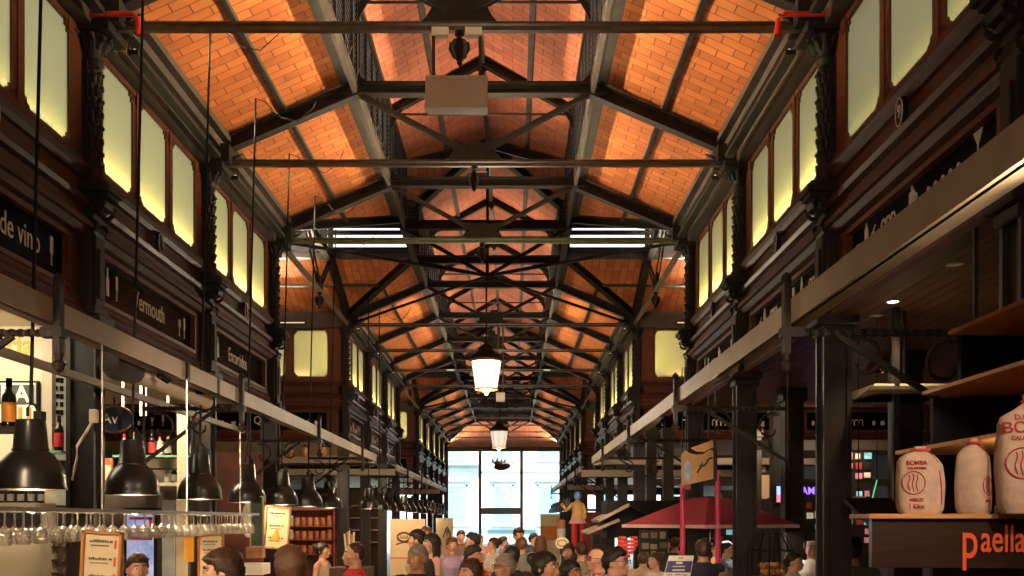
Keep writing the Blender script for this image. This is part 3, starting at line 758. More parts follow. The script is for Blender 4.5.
for ci, (ka, kb) in enumerate(CROSS):
    for s, sn in sides:
        for j in range(2):
            xc = XC+s*(WALL+HB+j*BAY)
            wd, ic = TB.get((s, j), (None, GEN)) if ci == 0 else (None, GEN)
            bay(baymat('F', (xc, YK(kb), 0)), f'on far {CN[ci]} transept wall, {"inner" if j==0 else "outer"} bay, {SIDEW[s]} side', wd, ic, False)
            bay(baymat('N', (xc, YK(ka), 0)), f'on near {CN[ci]} transept wall, {"inner" if j==0 else "outer"} bay, {SIDEW[s]} side', None, GEN[:3], False)

# ------------------------------------------------------------------ lights of the shell
UP = mat('uplight_housing', (0.03, 0.028, 0.025), 0.5, 0.3, 0.1, 5)
bm = nb(); box(bm, (-0.05, -1.35, 0), (0.05, 1.35, 0.05)); box(bm, (-0.05, -1.35, 0.05), (-0.035, 1.35, 0.09)); UPM = mesh_of('housing', bm, UP)
bm = nb(); tube(bm, [(0.0, -1.3, 0.07), (0.0, 1.3, 0.07)], 0.013, 6); UPT = mesh_of('tube', bm, mat('lamp_tube', (0.9, 0.8, 0.6), 0.4, 0, 0.05, 3, emit=(1, 0.75, 0.45), estr=0.6))
UPW = {-2: 26, -1: 34, 0: 40, 1: 38, 4: 34, 5: 30, 6: 28, 9: 28, 10: 26, 11: 24, 12: 24, 13: 24}
for s, sn in sides:
    for i, k in enumerate(bay_k):
        yc = YK(k)+HB
        h = thing('uplight_batten', f'slim cornice uplight batten above the {ORD[i]} bay on the {SIDEW[s]} side', 'lamp', (XC+s*3.12, yc, 6.36), 0 if s < 0 else PI, 'cornice uplights')
        put('housing', UPM, h); put('tube', UPT, h)
        area('cornice_light', (XC+s*3.05, yc, 6.47), 2.7, 0.10, UPW.get(k, 28)*KUP*0.54, (1.0, 0.76, 0.44), (-s*0.97, 0, 0.25), 0.9, (0, 1, 0))
        area('pane_light', (XC+s*(WALL+0.085), yc, 5.17), 2.9, 0.05, {-2: 0.6, -1: 0.9 if s < 0 else 0.25, 0: 2.2}.get(k, 4.0)*KPL*(1.0 if s > 0 else 0.8), (1.0, 0.86, 0.34), (-s*0.05, 0, 1), PI, (0, 1, 0))
for ci, (ka, kb) in enumerate(CROSS):
    for s, sn in sides:
        xc = XC+s*(WALL+HB+0.4)
        h = thing('uplight_batten', f'slim cornice uplight batten on the far wall of the {CN[ci]} transept, {SIDEW[s]} side', 'lamp', (xc, YK(kb)-0.28, 6.36), -PI/2, 'cornice uplights')
        put('housing', UPM, h); put('tube', UPT, h)
        area('cornice_light', (xc, YK(kb)-0.35, 6.47), 2.7, 0.10, 30*KUP, (1.0, 0.76, 0.50), (0, -0.97, 0.25), 0.9, (1, 0, 0))
        h = thing('uplight_batten', f'added fill uplight batten on the near wall of the {CN[ci]} transept, {SIDEW[s]} side', 'lamp', (xc, YK(ka)+0.28, 6.36), PI/2, 'cornice uplights')  # added batten, brightens the far brick slope of the transept
        put('housing', UPM, h); put('tube', UPT, h)
        area('cornice_light', (xc, YK(ka)+0.35, 6.47), 2.7, 0.10, 46*KUP, (1.0, 0.76, 0.50), (0, 0.92, 0.40), 0.8, (1, 0, 0))
        area('pane_light', (xc, YK(kb)+0.085, 5.17), 2.9, 0.05, 1.1*KPL, (1.0, 0.80, 0.30), (0, -0.05, 1), PI, (1, 0, 0))

for i, k in enumerate([0.5, 1.5, 2.5, 4.5, 5.5, 6.5, 7.5, 9.5, 10.5, 11.5, 12.5]):  # fill lamps added to brighten the bricks of the raised lantern
    if True:
        kk = math.floor(k)
        t = thing('fill_floodlight', f'added upward floodlight clamped on the collar beam of the roof truss, {ORD[i]} from the camera', 'lamp', (XC, YK(kk), MB-0.02), 0, 'added lantern fill lights')
        bm = nb(); box(bm, (-0.09, -0.06, 0), (0.09, 0.06, 0.07)); box(bm, (-0.03, -0.03, -0.03), (0.03, 0.03, 0)); obj('housing', bm, IRON, t, bevel=0.006)
        bm = nb(); box(bm, (-0.08, -0.05, 0.068), (0.08, 0.05, 0.075)); obj('lens', bm, MATS['lamp_tube'], t)
        area('fill_flood', (XC, YK(kk), MB+0.09), 0.16, 0.10, 70*KUP*0.14, (1, 0.74, 0.48), (0, 0, 1))
for s, sn in sides:
    bm = nb(); xa, xb = sorted((XC+s*WALL, XC+s*(WALL+0.1))); box(bm, (xa, YN, 3.76), (xb, YK(-2), 6.4))
    struct('wall_upper', bm, WOOD, f'dark upper wall beside the viewer on the {SIDEW[s]} side', 'wall')
# ------------------------------------------------------------------ gantries over the bars
XL, XR = -2.85, 1.74
ZB0, ZB1 = 3.165, 3.315
def gantry(x, s, y0, y1, label):
    bm = nb(); box(bm, (x-0.02, y0, ZB0), (x+0.02, y1, ZB1)); box(bm, (min(x, x+s*0.10), y0, ZB0), (max(x, x+s*0.10), y1, ZB0+0.02)); box(bm, (min(x, x+s*0.10), y0, ZB1-0.02), (max(x, x+s*0.10), y1, ZB1))
    tag(obj('gantry_beam', bm, BEAMM), label, 'beam', 'gantry beams')
def cross(y, xa, xb, z0, z1, label):
    bm = nb(); box(bm, (min(xa, xb), y-0.03, z0), (max(xa, xb), y+0.03, z1)); box(bm, (min(xa, xb), y-0.03, z0), (max(xa, xb), y+0.09, z0+0.02))
    tag(obj('gantry_beam', bm, BEAMM), label, 'beam', 'gantry beams')
gantry(XL, -1, 1.2, 20.9, 'long beige gantry beam above the near bar, pendant lamps behind it')
gantry(XR, 1, 1.2, 21.6, 'long beige gantry beam over the near stalls on the parasol side')
gantry(XL, -1, 24.5, 44.0, 'beige gantry beam above the far row of black pendant lamps')
gantry(XR, 1, 25.4, 44.0, 'beige gantry beam beyond the crossing on the parasol side')
cross(20.9, XL-0.02, -6.3, 3.12, 3.27, 'beige cross beam carrying three clay jars')
cross(24.5, XL-0.02, -7.0, 3.03, 3.20, 'beige cross beam starting the far gantry on the lamp-row side')
cross(21.6, XR+0.02, 6.8, 3.13, 3.29, 'beige cross beam ending the near gantry on the parasol side')
cross(25.4, XR+0.02, 7.4, 3.03, 3.22, 'beige cross beam starting the far gantry on the parasol side')
bm = nb(); box(bm, (-3.70, 2.0, 3.13), (-3.64, 13.6, 3.19)); tag(obj('rail', bm, BEAMM), 'beige rail running behind the black pendant lamps over the bar', 'rail')
for x0, x1, y, z in ((1.75, 4.5, 32.4, 2.93), (-4.2, -2.6, 36.0, 2.9)):
    bm = nb(); box(bm, (x0, y-0.04, z), (x1, y+0.04, z+0.16)); tag(obj('gantry_beam', bm, BEAMM), f'dark short cross beam hung far down the hall on the {"lamp-row" if x0<0 else "parasol"} side', 'beam', 'gantry beams')

# straps and wrought iron brackets
def bracket(s, y, i):
    x = XL if s < 0 else XR; xw = XC+s*(WALL-0.05); L = abs(xw-x)
    t = thing('wrought_iron_bracket', f'wrought iron scroll bracket of the gantry on the {SIDEW[s]} side, {ORD[i]} from the camera', 'bracket', (xw, y, 0), PI if s > 0 else 0, 'wrought iron gantry brackets')
    # local +x points from the wall to the nave
    bm = nb(); N = 60
    for a in range(N):
        x0 = a*L/N; M = Matrix.Translation((x0, 0, 3.11)) @ Matrix.Rotation(a*0.45, 4, 'X'); box(bm, (0, -0.018, -0.018), (L/N, 0.018, 0.018), M)
    obj('twisted_arm', bm, IRON2, t)
    bm = nb(); bar(bm, (0.0, 0, 2.55), (L*0.75, 0, 3.09), 0.03, 0.035); obj('brace', bm, IRON2, t)
    bm = nb()
    tube(bm, [(L*0.62+ (0.16-0.011*k)*math.cos(k*0.42+1.2), 0, 2.93+(0.16-0.011*k)*math.sin(k*0.42+1.2)) for k in range(13)], 0.014, 6); obj('scroll', bm, IRON2, t)
    bm = nb(); tube(bm, [(0.18+(0.17-0.011*k)*math.cos(-k*0.42+2.0), 0, 2.90+(0.17-0.011*k)*math.sin(-k*0.42+2.0)) for k in range(13)], 0.014, 6); obj('scroll', bm, IRON2, t)
    bm = nb(); box(bm, (-0.012, -0.012, 2.50), (0.012, 0.012, 3.80)); obj('wall_strap', bm, IRON2, t)
    bm = nb(); box(bm, (L+0.02, -0.035, 2.98), (L+0.06, 0.035, 3.42)); box(bm, (L-0.06, -0.04, 3.08), (L+0.075, 0.04, 3.14)); lathe(bm, [(0.03, 2.98), (0.02, 2.94), (0.045, 2.92), (0.03, 2.88), (0, 2.86)], 10, (L+0.04, 0, 0)); lathe(bm, [(0.035, 3.42), (0.03, 3.46), (0, 3.49)], 10, (L+0.04, 0, 0)); obj('beam_strap', bm, IRON2, t)
for s in (-1, 1):
    for i, y in enumerate((6.2, 10.4, 14.6, 18.8, 27.0, 31.2, 43.5)): bracket(s, y, i)

# ------------------------------------------------------------------ pendant lamps
LX = -3.1
LBX = mat('lamp_inner_white', (0.7, 0.65, 0.55), 0.5, 0, 0.04, 4)
def lamp_meshes():
    P = []
    bm = nb(); lathe(bm, [(0.217, 0.0), (0.219, 0.015), (0.213, 0.03), (0.210, 0.08), (0.198, 0.13), (0.172, 0.18), (0.135, 0.225), (0.110, 0.245), (0.104, 0.238), (0.13, 0.218), (0.165, 0.175), (0.192, 0.125), (0.205, 0.075), (0.209, 0.02)], 32); P.append(('lamp_shade', mesh_of('lamp_shade', bm, LAMPB, True)))
    bm = nb(); lathe(bm, [(0.112, 0.235), (0.114, 0.255), (0.106, 0.265), (0.090, 0.43), (0.086, 0.445), (0.02, 0.452), (0, 0.452)], 28)
    P.append(('neck', mesh_of('neck', bm, LAMPB, True)))
    bm = nb(); tube(bm, [(0.05, 0, 0.44), (0.05, 0, 0.50), (0.03, 0, 0.54), (0, 0, 0.55), (-0.02, 0, 0.52), (-0.02, 0, 0.47)], 0.010, 6); box(bm, (0.03, -0.03, 0.44), (0.085, 0.03, 0.50)); P.append(('hook', mesh_of('hook', bm, BLACK)))
    bm = nb(); lathe(bm, [(0, 0.10), (0.03, 0.11), (0.042, 0.15), (0.03, 0.19), (0.018, 0.22), (0.018, 0.26)], 12); P.append(('bulb', mesh_of('bulb', bm, mat('warm_bulb', (0.9, 0.8, 0.6), 0.3, 0, 0.03, 3, emit=(1, 0.72, 0.4), estr=6), True)))
    return P
LP = lamp_meshes()
def pendant(x, y, z, label, group, top, lean=0.0, power=0.0):
    t = thing('pendant_lamp', label, 'lamp', (x, y, z), 0, group)
    for nm, me in LP: put(nm, me, t)
    bm = nb(); n = 5
    pts = [(lean*i/n*(top-z), 0, 0.55+(top-z-0.55)*i/n) for i in range(n+1)]
    tube(bm, pts, 0.011, 6); obj('cord', bm, BLACK, t)
    bm = nb(); L = top-z; dx = lean*L
    tube(bm, [(dx-0.0, 0, L), (dx+0.10, 0.03, L-0.03), (dx+0.28, 0.05, L-0.20), (dx+0.48, 0.06, L-0.24), (dx+0.66, 0.06, L-0.08), (dx+0.72, 0.06, L+0.06)], 0.005, 5); obj('slack_cable', bm, BLACK, t)
    if power: point('bulb_light', (x, y, z+0.06), power, (1, 0.68, 0.38), 0.06)
ys = [6.4+1.765*i for i in range(7)]
for i, y in enumerate((4.62, 2.85, 1.1, -0.7)):  # out-of-view lamps added to light surfaces facing the camera
    pendant(LX, y, CAMZ+0.205, f'added unseen bell pendant lamp continuing the bar row beside the viewer, {ORD[i]} behind the nearest', 'pendant lamps over the near bar', 6.88, 0.022, 22)
for i, y in enumerate(ys):
    pendant(LX+(0.02 if i == 0 else 0), y, CAMZ+0.205-0.01*(i == 0), f'black bell pendant lamp in the near row over the bar, {ORD[i]} from the camera', 'pendant lamps over the near bar', 6.88, 0.022, 30)
y = 21.6; i = 0
while y < 46:
    pendant(LX, y, CAMZ+0.24, f'black bell pendant lamp in the far row under the beige gantry, {ORD[i]} from the camera', 'pendant lamps of the far row', 3.4 if y > 24.5 else 6.86, 0.0, 24 if i % 2 == 0 else 0); y += 1.765; i += 1
for i in range(9):
    pendant(2.10, 35.0+i*2.1, CAMZ+0.36, f'black bell pendant lamp far down the parasol side, {ORD[i]} from the camera', 'far pendant lamps on the umbrella side', 3.4, 0.0, 24 if i % 3 == 0 else 0)

# ------------------------------------------------------------------ lanterns hung in the crossings
def lantern(y, label, lit):
    t = thing('hanging_lantern', label, 'lantern', (XC, y, 0))
    zb = CAMZ+(520-396)*y/1000 if lit else 4.55
    bm = nb(); tube(bm, [(0, 0, zb+1.0), (0, 0, MB-0.75)], 0.018, 6); obj('rod', bm, IRON, t)
    bm = nb(); lathe(bm, [(0.34, zb+0.70), (0.36, zb+0.72), (0.35, zb+0.76), (0.30, zb+0.80), (0.20, zb+0.88), (0.13, zb+0.94), (0.14, zb+0.97), (0.10, zb+1.02), (0.05, zb+1.05), (0.05, zb+1.12), (0, zb+1.14)], 24); obj('cap', bm, IRON, t, True)
    bm = nb(); lathe(bm, [(0.345, zb+0.66), (0.36, zb+0.68), (0.36, zb+0.70), (0.33, zb+0.71)], 24)
    for k in range(8):
        a = k*PI/4; c, s_ = math.cos(a), math.sin(a); bar(bm, (0.325*c, 0.325*s_, zb+0.67), (0.235*c, 0.235*s_, zb+0.08), 0.018, 0.018)
    lathe(bm, [(0.25, zb+0.05), (0.255, zb+0.08), (0.20, zb+0.09), (0.06, zb+0.0), (0.03, zb-0.06), (0, zb-0.07)], 24); obj('cage', bm, mat('aged_brass', (0.30, 0.19, 0.07), 0.35, 0.7, 0.2, 6), t)
    e = 1.7 if lit else 0.5
    bm = nb(); lathe(bm, [(0.315, zb+0.66), (0.29, zb+0.5), (0.23, zb+0.09)], 24); obj('glass', bm, mat('opal_glass_lit' if lit else 'opal_glass', (0.9, 0.88, 0.8), 0.3, 0, 0.03, 3, emit=(1, 0.90, 0.72), estr=e), t, True)
    if lit:
        for c_ in t.children: c_.data.transform(Matrix.Translation((0, 0, zb+0.5)) @ Matrix.Diagonal((0.86, 0.86, 0.86, 1)) @ Matrix.Translation((0, 0, -zb-0.5))) if c_.name.split('.')[0] != 'rod' else None
    point('lantern_light', (XC, y, zb-0.15), 200 if lit else (230 if lit is None else 120), (1, 0.80, 0.55), 0.15)
lantern(18.6, 'large glowing glass lantern hanging in the near crossing', True)
lantern(-3.0, 'added fill lantern hung unseen in the bay behind the viewer', None)  # added out of view as fill for the hall's near faces
lantern(36.9, 'domed lantern with brass rim hanging in the far crossing before the end window', False)

# cream box heater under the first tie
t = thing('hanging_unit', 'cream metal heater box hung by two straps under the first tie rod', 'heater', (0, 0, 0))
yb = 8.95
p0 = W(425, 107, yb); p1 = W(487, 73, yb)
bm = nb(); prism(bm, [(yb, p0.z), (yb+0.22, p0.z+0.02), (yb+0.22, p1.z+0.02), (yb+0.04, p1.z)], p0.x, p1.x, YZ); obj('casing', bm, BOXM, t, bevel=0.008)
bm = nb(); box(bm, (p0.x-0.005, yb-0.03, p0.z-0.015), (p1.x+0.005, yb+0.1, p0.z+0.01)); box(bm, (p0.x+0.05, yb+0.02, p1.z-0.035), (p1.x-0.06, yb+0.05, p1.z-0.02)); obj('lip', bm, BOXM, t)
for px in (433, 480):
    bm = nb(); x = W(px, 0, yb).x; box(bm, (x-0.014, yb+0.06, p1.z), (x+0.014, yb+0.08, TIE-0.03)); obj('strap', bm, TIEM, t)
    bm = nb(); xx = x+(0.06 if px < 450 else -0.06); box(bm, (xx-0.075, yb+0.03, TIE-0.12), (xx+0.075, yb+0.11, TIE-0.05)); obj('clamp', bm, BOXM, t)
b0 = W(496, 401.5, 22.9); b1 = W(505, 393, 22.9)
t = thing('hanging_unit', 'small cream box on a far tie rod beyond the glowing lantern', 'heater', (0, 0, 0))
bm = nb(); box(bm, (b0.x, 22.8, b0.z), (b1.x, 23.0, b1.z)); obj('casing', bm, BOXM, t, bevel=0.01)
bm = nb(); box(bm, (b0.x+0.03, 22.88, b1.z), (b0.x+0.06, 22.92, TIE)); box(bm, (b1.x-0.06, 22.88, b1.z), (b1.x-0.03, 22.92, TIE)); obj('strap', bm, TIEM, t)
# red pipes
for s in (-1, 1):
    x0 = XC+s*3.50; x1 = XC+s*2.83; z = CAMZ+(520-14)*(Y0-0.24)/1000
    bm = nb(); tube(bm, [(x0, Y0-0.24, z+0.0), (x1+s*0.05, Y0-0.24, z), (x1, Y0-0.24, z-0.05), (x1, Y0-0.24, z-0.18)], 0.024, 10)
    lathe(bm, [(0.035, -0.02), (0.035, 0.03)], 10, (x1, Y0-0.24, z-0.17)); 
    tag(obj('water_pipe', bm, RED, None, True), f'bright red elbow pipe at the first tie rod on the {SIDEW[s]} side', 'pipe', 'red elbow pipes')
if False:
    p = W(590, 371, 26.0); bm = nb(); tube(bm, [(p.x, 25.8, p.z), (p.x+0.5, 25.8, p.z), (p.x+0.55, 25.8, p.z+0.05)], 0.03, 8); tag(obj('water_pipe', bm, RED), 'short red pipe high on the parasol side past the crossing', 'pipe', 'red elbow pipes')
# ornament hanging inside the end window
gold = mat('dull_gold', (0.30, 0.17, 0.06), 0.5, 0.4, 0.3, 6)
t = thing('hanging_ornament', 'small dark and gold figure ornament hung in the end window', 'ornament', (-0.62, 56.6, 0))
bm = nb(); ell(bm, (0, 0, 4.95), (0.42, 0.10, 0.20), 16, 10); ell(bm, (0.32, 0, 5.0), (0.22, 0.09, 0.16), 12, 8); ell(bm, (-0.25, 0, 5.15), (0.14, 0.08, 0.16), 12, 8); obj('body', bm, mat('dark_bronze', (0.05, 0.03, 0.03), 0.5, 0.3, 0.3, 6), t, True)
bm = nb()
for dx, dz, a in ((-0.42, 5.32, 0.5), (-0.22, 5.36, 0.0), (0.02, 5.30, -0.2), (0.16, 5.3, -0.5), (-0.08, 5.22, 0.1)):
    tube(bm, [(dx, 0, dz-0.14), (dx-a*0.1, 0, dz), (dx-a*0.22, 0, dz+0.13)], 0.05, 7, radii=[0.07, 0.06, 0.02])
obj('crest', bm, gold, t)
bm = nb(); tube(bm, [(0, 0, 5.1), (0, 0, 6.5)], 0.008, 5); obj('wire', bm, BLACK, t)

# ------------------------------------------------------------------ bar side (lamp row)
# glass rack with hanging wine glasses
RX = -2.78
t = thing('glass_rack', 'brushed steel rack of hanging wine glasses under the beige gantry', 'rack', (RX, 0, 0))
bm = nb()
for dx in (-0.16, -0.04, 0.08): box(bm, (dx-0.010, 4.9, 2.0), (dx+0.010, 10.55, 2.012))
box(bm, (0.10, 4.9, 2.0), (0.115, 10.55, 2.022)); obj('rail', bm, CHROME, t)
for y in (5.0, 6.9, 8.7, 10.4):
    bm = nb(); tube(bm, [(-0.05, y, 2.01), (-0.05, y, ZB0)], 0.006, 6); obj('hanger', bm, CHROME, t)
bm = nb()
prof = [(0.034, 0.0), (0.034, -0.004), (0.006, -0.010), (0.004, -0.075), (0.012, -0.083), (0.030, -0.10), (0.037, -0.125), (0.036, -0.15), (0.030, -0.175), (0.028, -0.176), (0.034, -0.15), (0.035, -0.125), (0.028, -0.102), (0.0, -0.088)]
lathe(bm, [(r_*1.15, z_*1.08) for r_, z_ in prof], 14); WG = mesh_of('wine_glass', bm, WINEG, True)
gi = 0
for grp, y0, y1, n in (('near', 4.95, 7.05, 11), ('far', 7.45, 10.5, 17)):
    for r, dx in enumerate((-0.10, 0.02)):
        for k in range(n):
            y = y0+(y1-y0)*k/(n-1)+(0.07 if r else 0)
            o = put('wine_glass', WG, None, (RX+dx, y, 2.0)); gi += 1
            tag(o, f'stemmed wine glass hanging upside down in the {"front" if r else "back"} row of the steel rack, {grp} stretch', 'wine glass', f'wine glasses in the {"front" if r else "back"} row, {grp} stretch')

# bar back walls, posts, posters
def panel(px0, py0, px1, py1, Y, th, m, name, label, cat, bevel=0.0):
    a, b = W(px0, py1, Y), W(px1, py0, Y); bm = nb(); box(bm, (a.x, Y, a.z), (b.x, Y+th, b.z)); return tag(obj(name, bm, m, None, False, bevel), label, cat)
def flat_text(s, px, py, h, Y, m, parent=None, name='lettering', sx=1.0, align='CENTER', bold=0.0, shear=0.0):
    p = W(px, py, Y); return text(name, s, h*Y/1000*1.35, m, basis((1, 0, 0), (0, 0, 1), (p.x, Y-0.006, p.z)), parent, 0.003, align, sx, bold, shear)
def board(px0, py0, px1, py1, Y, label, frame_m, paper_m, tilt=0.0, rows=3, art=None, cat='menu board'):
    a, b = W(px0, py1, Y), W(px1, py0, Y); c = (a+b)/2; hw, hh = (b.x-a.x)/2, (b.z-a.z)/2
    t = thing('menu_board', label, cat, c); t.rotation_euler = (0.0, tilt, 0)
    bm = nb(); fwid = min(hw, hh)*0.16
    for lo, hi in (((-hw, -hh), (hw, -hh+fwid)), ((-hw, hh-fwid), (hw, hh)), ((-hw, -hh), (-hw+fwid, hh)), ((hw-fwid, -hh), (hw, hh))): box(bm, (lo[0], -0.02, lo[1]), (hi[0], 0.02, hi[1]))
    obj('frame', bm, frame_m, t, bevel=0.004)
    bm = nb(); box(bm, (-hw+fwid*0.8, 0, -hh+fwid*0.8), (hw-fwid*0.8, 0.012, hh-fwid*0.8)); obj('paper', bm, paper_m, t)
    ink = mat('ink_grey', (0.10, 0.08, 0.06), 0.8, 0, 0.1, 4)
    rng = random.Random(sum(map(ord, label)))
    for r in range(rows):
        bm = nb(); z = hh*0.62-r*hh*1.15/max(1, rows-1 or 1)
        x = -hw*0.62
        while x < hw*0.25:
            w_ = hw*rng.uniform(0.05, 0.09); box(bm, (x, -0.004, z), (x+w_, 0.001, z+hh*rng.uniform(0.06, 0.10))); x += w_*1.5
        x = -hw*0.55
        while x < hw*0.3: box(bm, (x, -0.004, z-hh*0.12), (x+hw*0.06, 0.001, z-hh*0.08)); x += hw*0.10
        box(bm, (hw*0.36, -0.004, z), (hw*0.5, 0.001, z+hh*0.07)); obj('lettering', bm, ink, t)
    return t, hw, hh
cream_paper = mat('cream_paper', (0.60, 0.50, 0.33), 0.8, 0, 0.05, 3)
ofr = mat('orange_wood_frame', (0.42, 0.17, 0.03), 0.5, 0, 0.15, 8, stretch=(1, 8, 1))
t, hw, hh = board(81, 531, 122, 592, 6.0, 'cream menu board in an orange wood frame hanging below the glass rack', ofr, cream_paper, 0.05, 3)
bm = nb()
for z in (0.42, -0.14, -0.7): box(bm, (hw*0.60, -0.004, hh*z), (hw*0.68, 0.001, hh*(z+0.3)))
obj('red_mark', bm, RED, t)
board(198, 534, 224, 578, 9.2, 'cream price board with orange side edges behind the dark haired man', ofr, cream_paper, 0.0, 4)
panel(184, 535, 194, 562, 9.4, 0.03, mat('orange_panel', (0.75, 0.35, 0.02), 0.6, 0, 0.05, 4), 'panel', 'narrow orange yellow panel beside the cream price board', 'panel')
t, hw, hh = board(264, 506, 290, 549, 12.0, 'tilted wood framed menu with a drawn pear hanging under the lamps', mat('tan_wood_frame', (0.40, 0.24, 0.10), 0.5, 0, 0.2, 8), cream_paper, 0.07, 3)
bm = nb(); ell(bm, (-0.01, -0.004, -hh*0.45), (hw*0.3, 0.004, hh*0.2), 12, 8); ell(bm, (0.0, -0.004, -hh*0.25), (hw*0.15, 0.004, hh*0.16), 10, 6); obj('pear_drawing', bm, mat('ochre_ink', (0.55, 0.30, 0.04), 0.8, 0, 0.1, 5), t)
t, hw, hh = board(250, 496, 264, 547, 11.6, 'dark green chalkboard in an oak frame beside the tilted menu', mat('oak_frame', (0.40, 0.30, 0.14), 0.5, 0, 0.2, 8), mat('green_chalkboard', (0.02, 0.04, 0.03), 0.6, 0, 0.2, 5), 0.0, 1)

# near stall interior
panel(-60, 318, 46, 480, 9.55, 0.06, CREAM, 'partition', 'cream lit partition with yellow lettering behind the bar', 'partition')
p_ = [o for o in bpy.data.objects if o.name == 'partition'][0]
flat_text('aría', 14, 345.5, 20, 9.55, mat('ochre_lettering', (0.75, 0.45, 0.06), 0.6, 0, 0.05, 4), p_, align='CENTER', bold=0.004)
t = thing('framed_poster', 'black and white framed poster on the cream partition', 'poster', (0, 0, 0))
a, b = W(-26, 425, 9.5), W(39, 381, 9.5)
bm = nb(); box(bm, (a.x, 9.49, a.z), (b.x, 9.53, b.z)); obj('frame', bm, BLACK, t)
bm = nb(); box(bm, (a.x+0.02, 9.475, a.z+0.02), (b.x-0.02, 9.5, b.z-0.02)); obj('paper', bm, WHITE, t)
bm = nb(); pa, pb_ = W(-20, 404, 9.47), W(34, 385, 9.47); box(bm, (pa.x, 9.465, pa.z), (pb_.x, 9.475, pb_.z)); obj('dark_band', bm, mat('grey_ink', (0.07, 0.07, 0.06), 0.7, 0, 0.1, 4), t)
flat_text('RA', 15, 395, 17, 9.47, WHITE, t, bold=0.006)
bm = nb()
for i, px in enumerate((-14, -6, 2, 10, 18, 27)):
    pa, pb_ = W(px, 420, 9.47), W(px+4, 407, 9.47); box(bm, (pa.x, 9.465, pa.z), (pb_.x, 9.478, pb_.z))
obj('stripe', bm, mat('yellow_black_ink', (0.45, 0.30, 0.03), 0.7, 0, 0.2, 4), t)
def timber(px0, py0, px1, py1, Y, m, label, d=0.08, name='timber_post'): return panel(px0, py0, px1, py1, Y, d, m, name, label, 'post')
timber(42, 318, 52, 640, 9.4, CREAMP, 'cream timber upright beside the partition lettering')
timber(177, 412, 186, 640, 12.2, CREAMP, 'cream timber upright between the pendant lamps')
panel(52, 362, 66, 460, 9.6, 0.04, mat('pale_sign_strip', (0.55, 0.58, 0.48), 0.6, 0, 0.06, 4), 'notice', 'narrow pale notice strip with dark marks beside the brown post', 'notice')
nt_ = [o for o in bpy.data.objects if o.name == 'notice'][0]
for i in range(6):
    bm = nb(); pa, pb_ = W(54, 374+i*8, 9.59), W(57+(i % 2)*2, 370+i*8, 9.59); box(bm, (pa.x, 9.585, pa.z), (pb_.x, 9.6, pb_.z)); obj('marking', bm, BLACK, nt_)
    bm = nb(); pa, pb_ = W(60, 375+i*8, 9.59), W(63, 370+i*8, 9.59); box(bm, (pa.x, 9.585, pa.z), (pb_.x, 9.6, pb_.z)); obj('marking', bm, BLACK, nt_)
# shelves
def shelf(px0, px1, py, Y, d, m, label, th=0.03):
    a, b = W(px0, py, Y), W(px1, py, Y); bm = nb(); box(bm, (a.x, Y-d/2, a.z-th), (b.x, Y+d/2, a.z)); return tag(obj('shelf', bm, m), label, 'shelf')
def bottle_mesh(name, body, label_m, cap, h=0.30, r=0.038):
    P = []
    bm = nb(); lathe(bm, [(0, 0), (r, 0.0), (r, h*0.58), (r*0.9, h*0.66), (r*0.4, h*0.75), (r*0.36, h*0.96), (0, h*0.96)], 14); P.append(('glass_body', mesh_of(name+'_body', bm, body, True)))
    bm = nb(); lathe(bm, [(r*1.02, h*0.12), (r*1.03, h*0.13), (r*1.03, h*0.50), (r*1.02, h*0.51)], 14); P.append(('paper_label', mesh_of(name+'_label', bm, label_m, True)))
    bm = nb(); lathe(bm, [(r*0.42, h*0.82), (r*0.42, h), (0, h)], 10); P.append(('cap', mesh_of(name+'_cap', bm, cap, True)))
    return P
dkglass = mat('dark_green_glass', (0.008, 0.012, 0.006), 0.1, 0, 0.2, 3)
orange = mat('orange_label', (0.75, 0.28, 0.02), 0.5, 0, 0.08, 5)
redl = mat('red_label', (0.55, 0.02, 0.02), 0.5, 0, 0.08, 5)
greyl = mat('grey_label', (0.30, 0.28, 0.24), 0.6, 0, 0.08, 5)
BOT = {'red': bottle_mesh('red', dkglass, redl, BLACK, 0.34, 0.042), 'orange': bottle_mesh('orange', dkglass, greyl, orange, 0.26, 0.045), 'wine': bottle_mesh('wine', dkglass, orange, BLACK, 0.40, 0.055), 'white': bottle_mesh('white', mat('clear_liquor', (0.4, 0.38, 0.3), 0.15, 0, 0.1, 3), WHITE, redl, 0.28, 0.038),
       'green': bottle_mesh('green', mat('green_glass', (0.02, 0.12, 0.05), 0.12, 0, 0.2, 3), WHITE, gold, 0.30, 0.038)}
def bottle(kind, p, label, group=None, s=1.0):
    t = thing('bottle', label, 'bottle', p, 0, group); t.scale = (s, s, s)
    for nm, me in BOT[kind]: put(nm, me, t)
    return t
gl_sh = mat('greenish_glass_shelf', (0.20, 0.42, 0.30), 0.15, 0, 0.1, 3)
shelf(52, 68, 451.5, 9.3, 0.3, gl_sh, 'greenish glass shelf carrying one red labelled bottle beside the brown post', 0.02)
p = W(59, 451.5, 9.25); bottle('red', p, 'dark bottle with a bright red label on the short glass shelf beside the brown post', None, 0.98)
shelf(-40, 26, 428, 6.9, 0.3, mat('dark_shelf', (0.04, 0.025, 0.015), 0.5, 0, 0.2, 5), 'dark wooden shelf behind the nearest pendant lamp')
p = W(9, 428, 6.85); bottle('wine', p, 'tall dark wine bottle with orange neck label behind the nearest lamp', None, 0.85)
shelf(-40, 46, 503, 9.0, 0.4, CREAMP, 'pale shelf with a row of orange topped bottles', 0.05)
for i in range(7):
    p = W(-20+i*10.2, 503, 8.9); bottle('orange', p, 'dark bottle with orange top in the row on the pale shelf behind the bar', 'orange topped bottles on the pale shelf', 0.60)
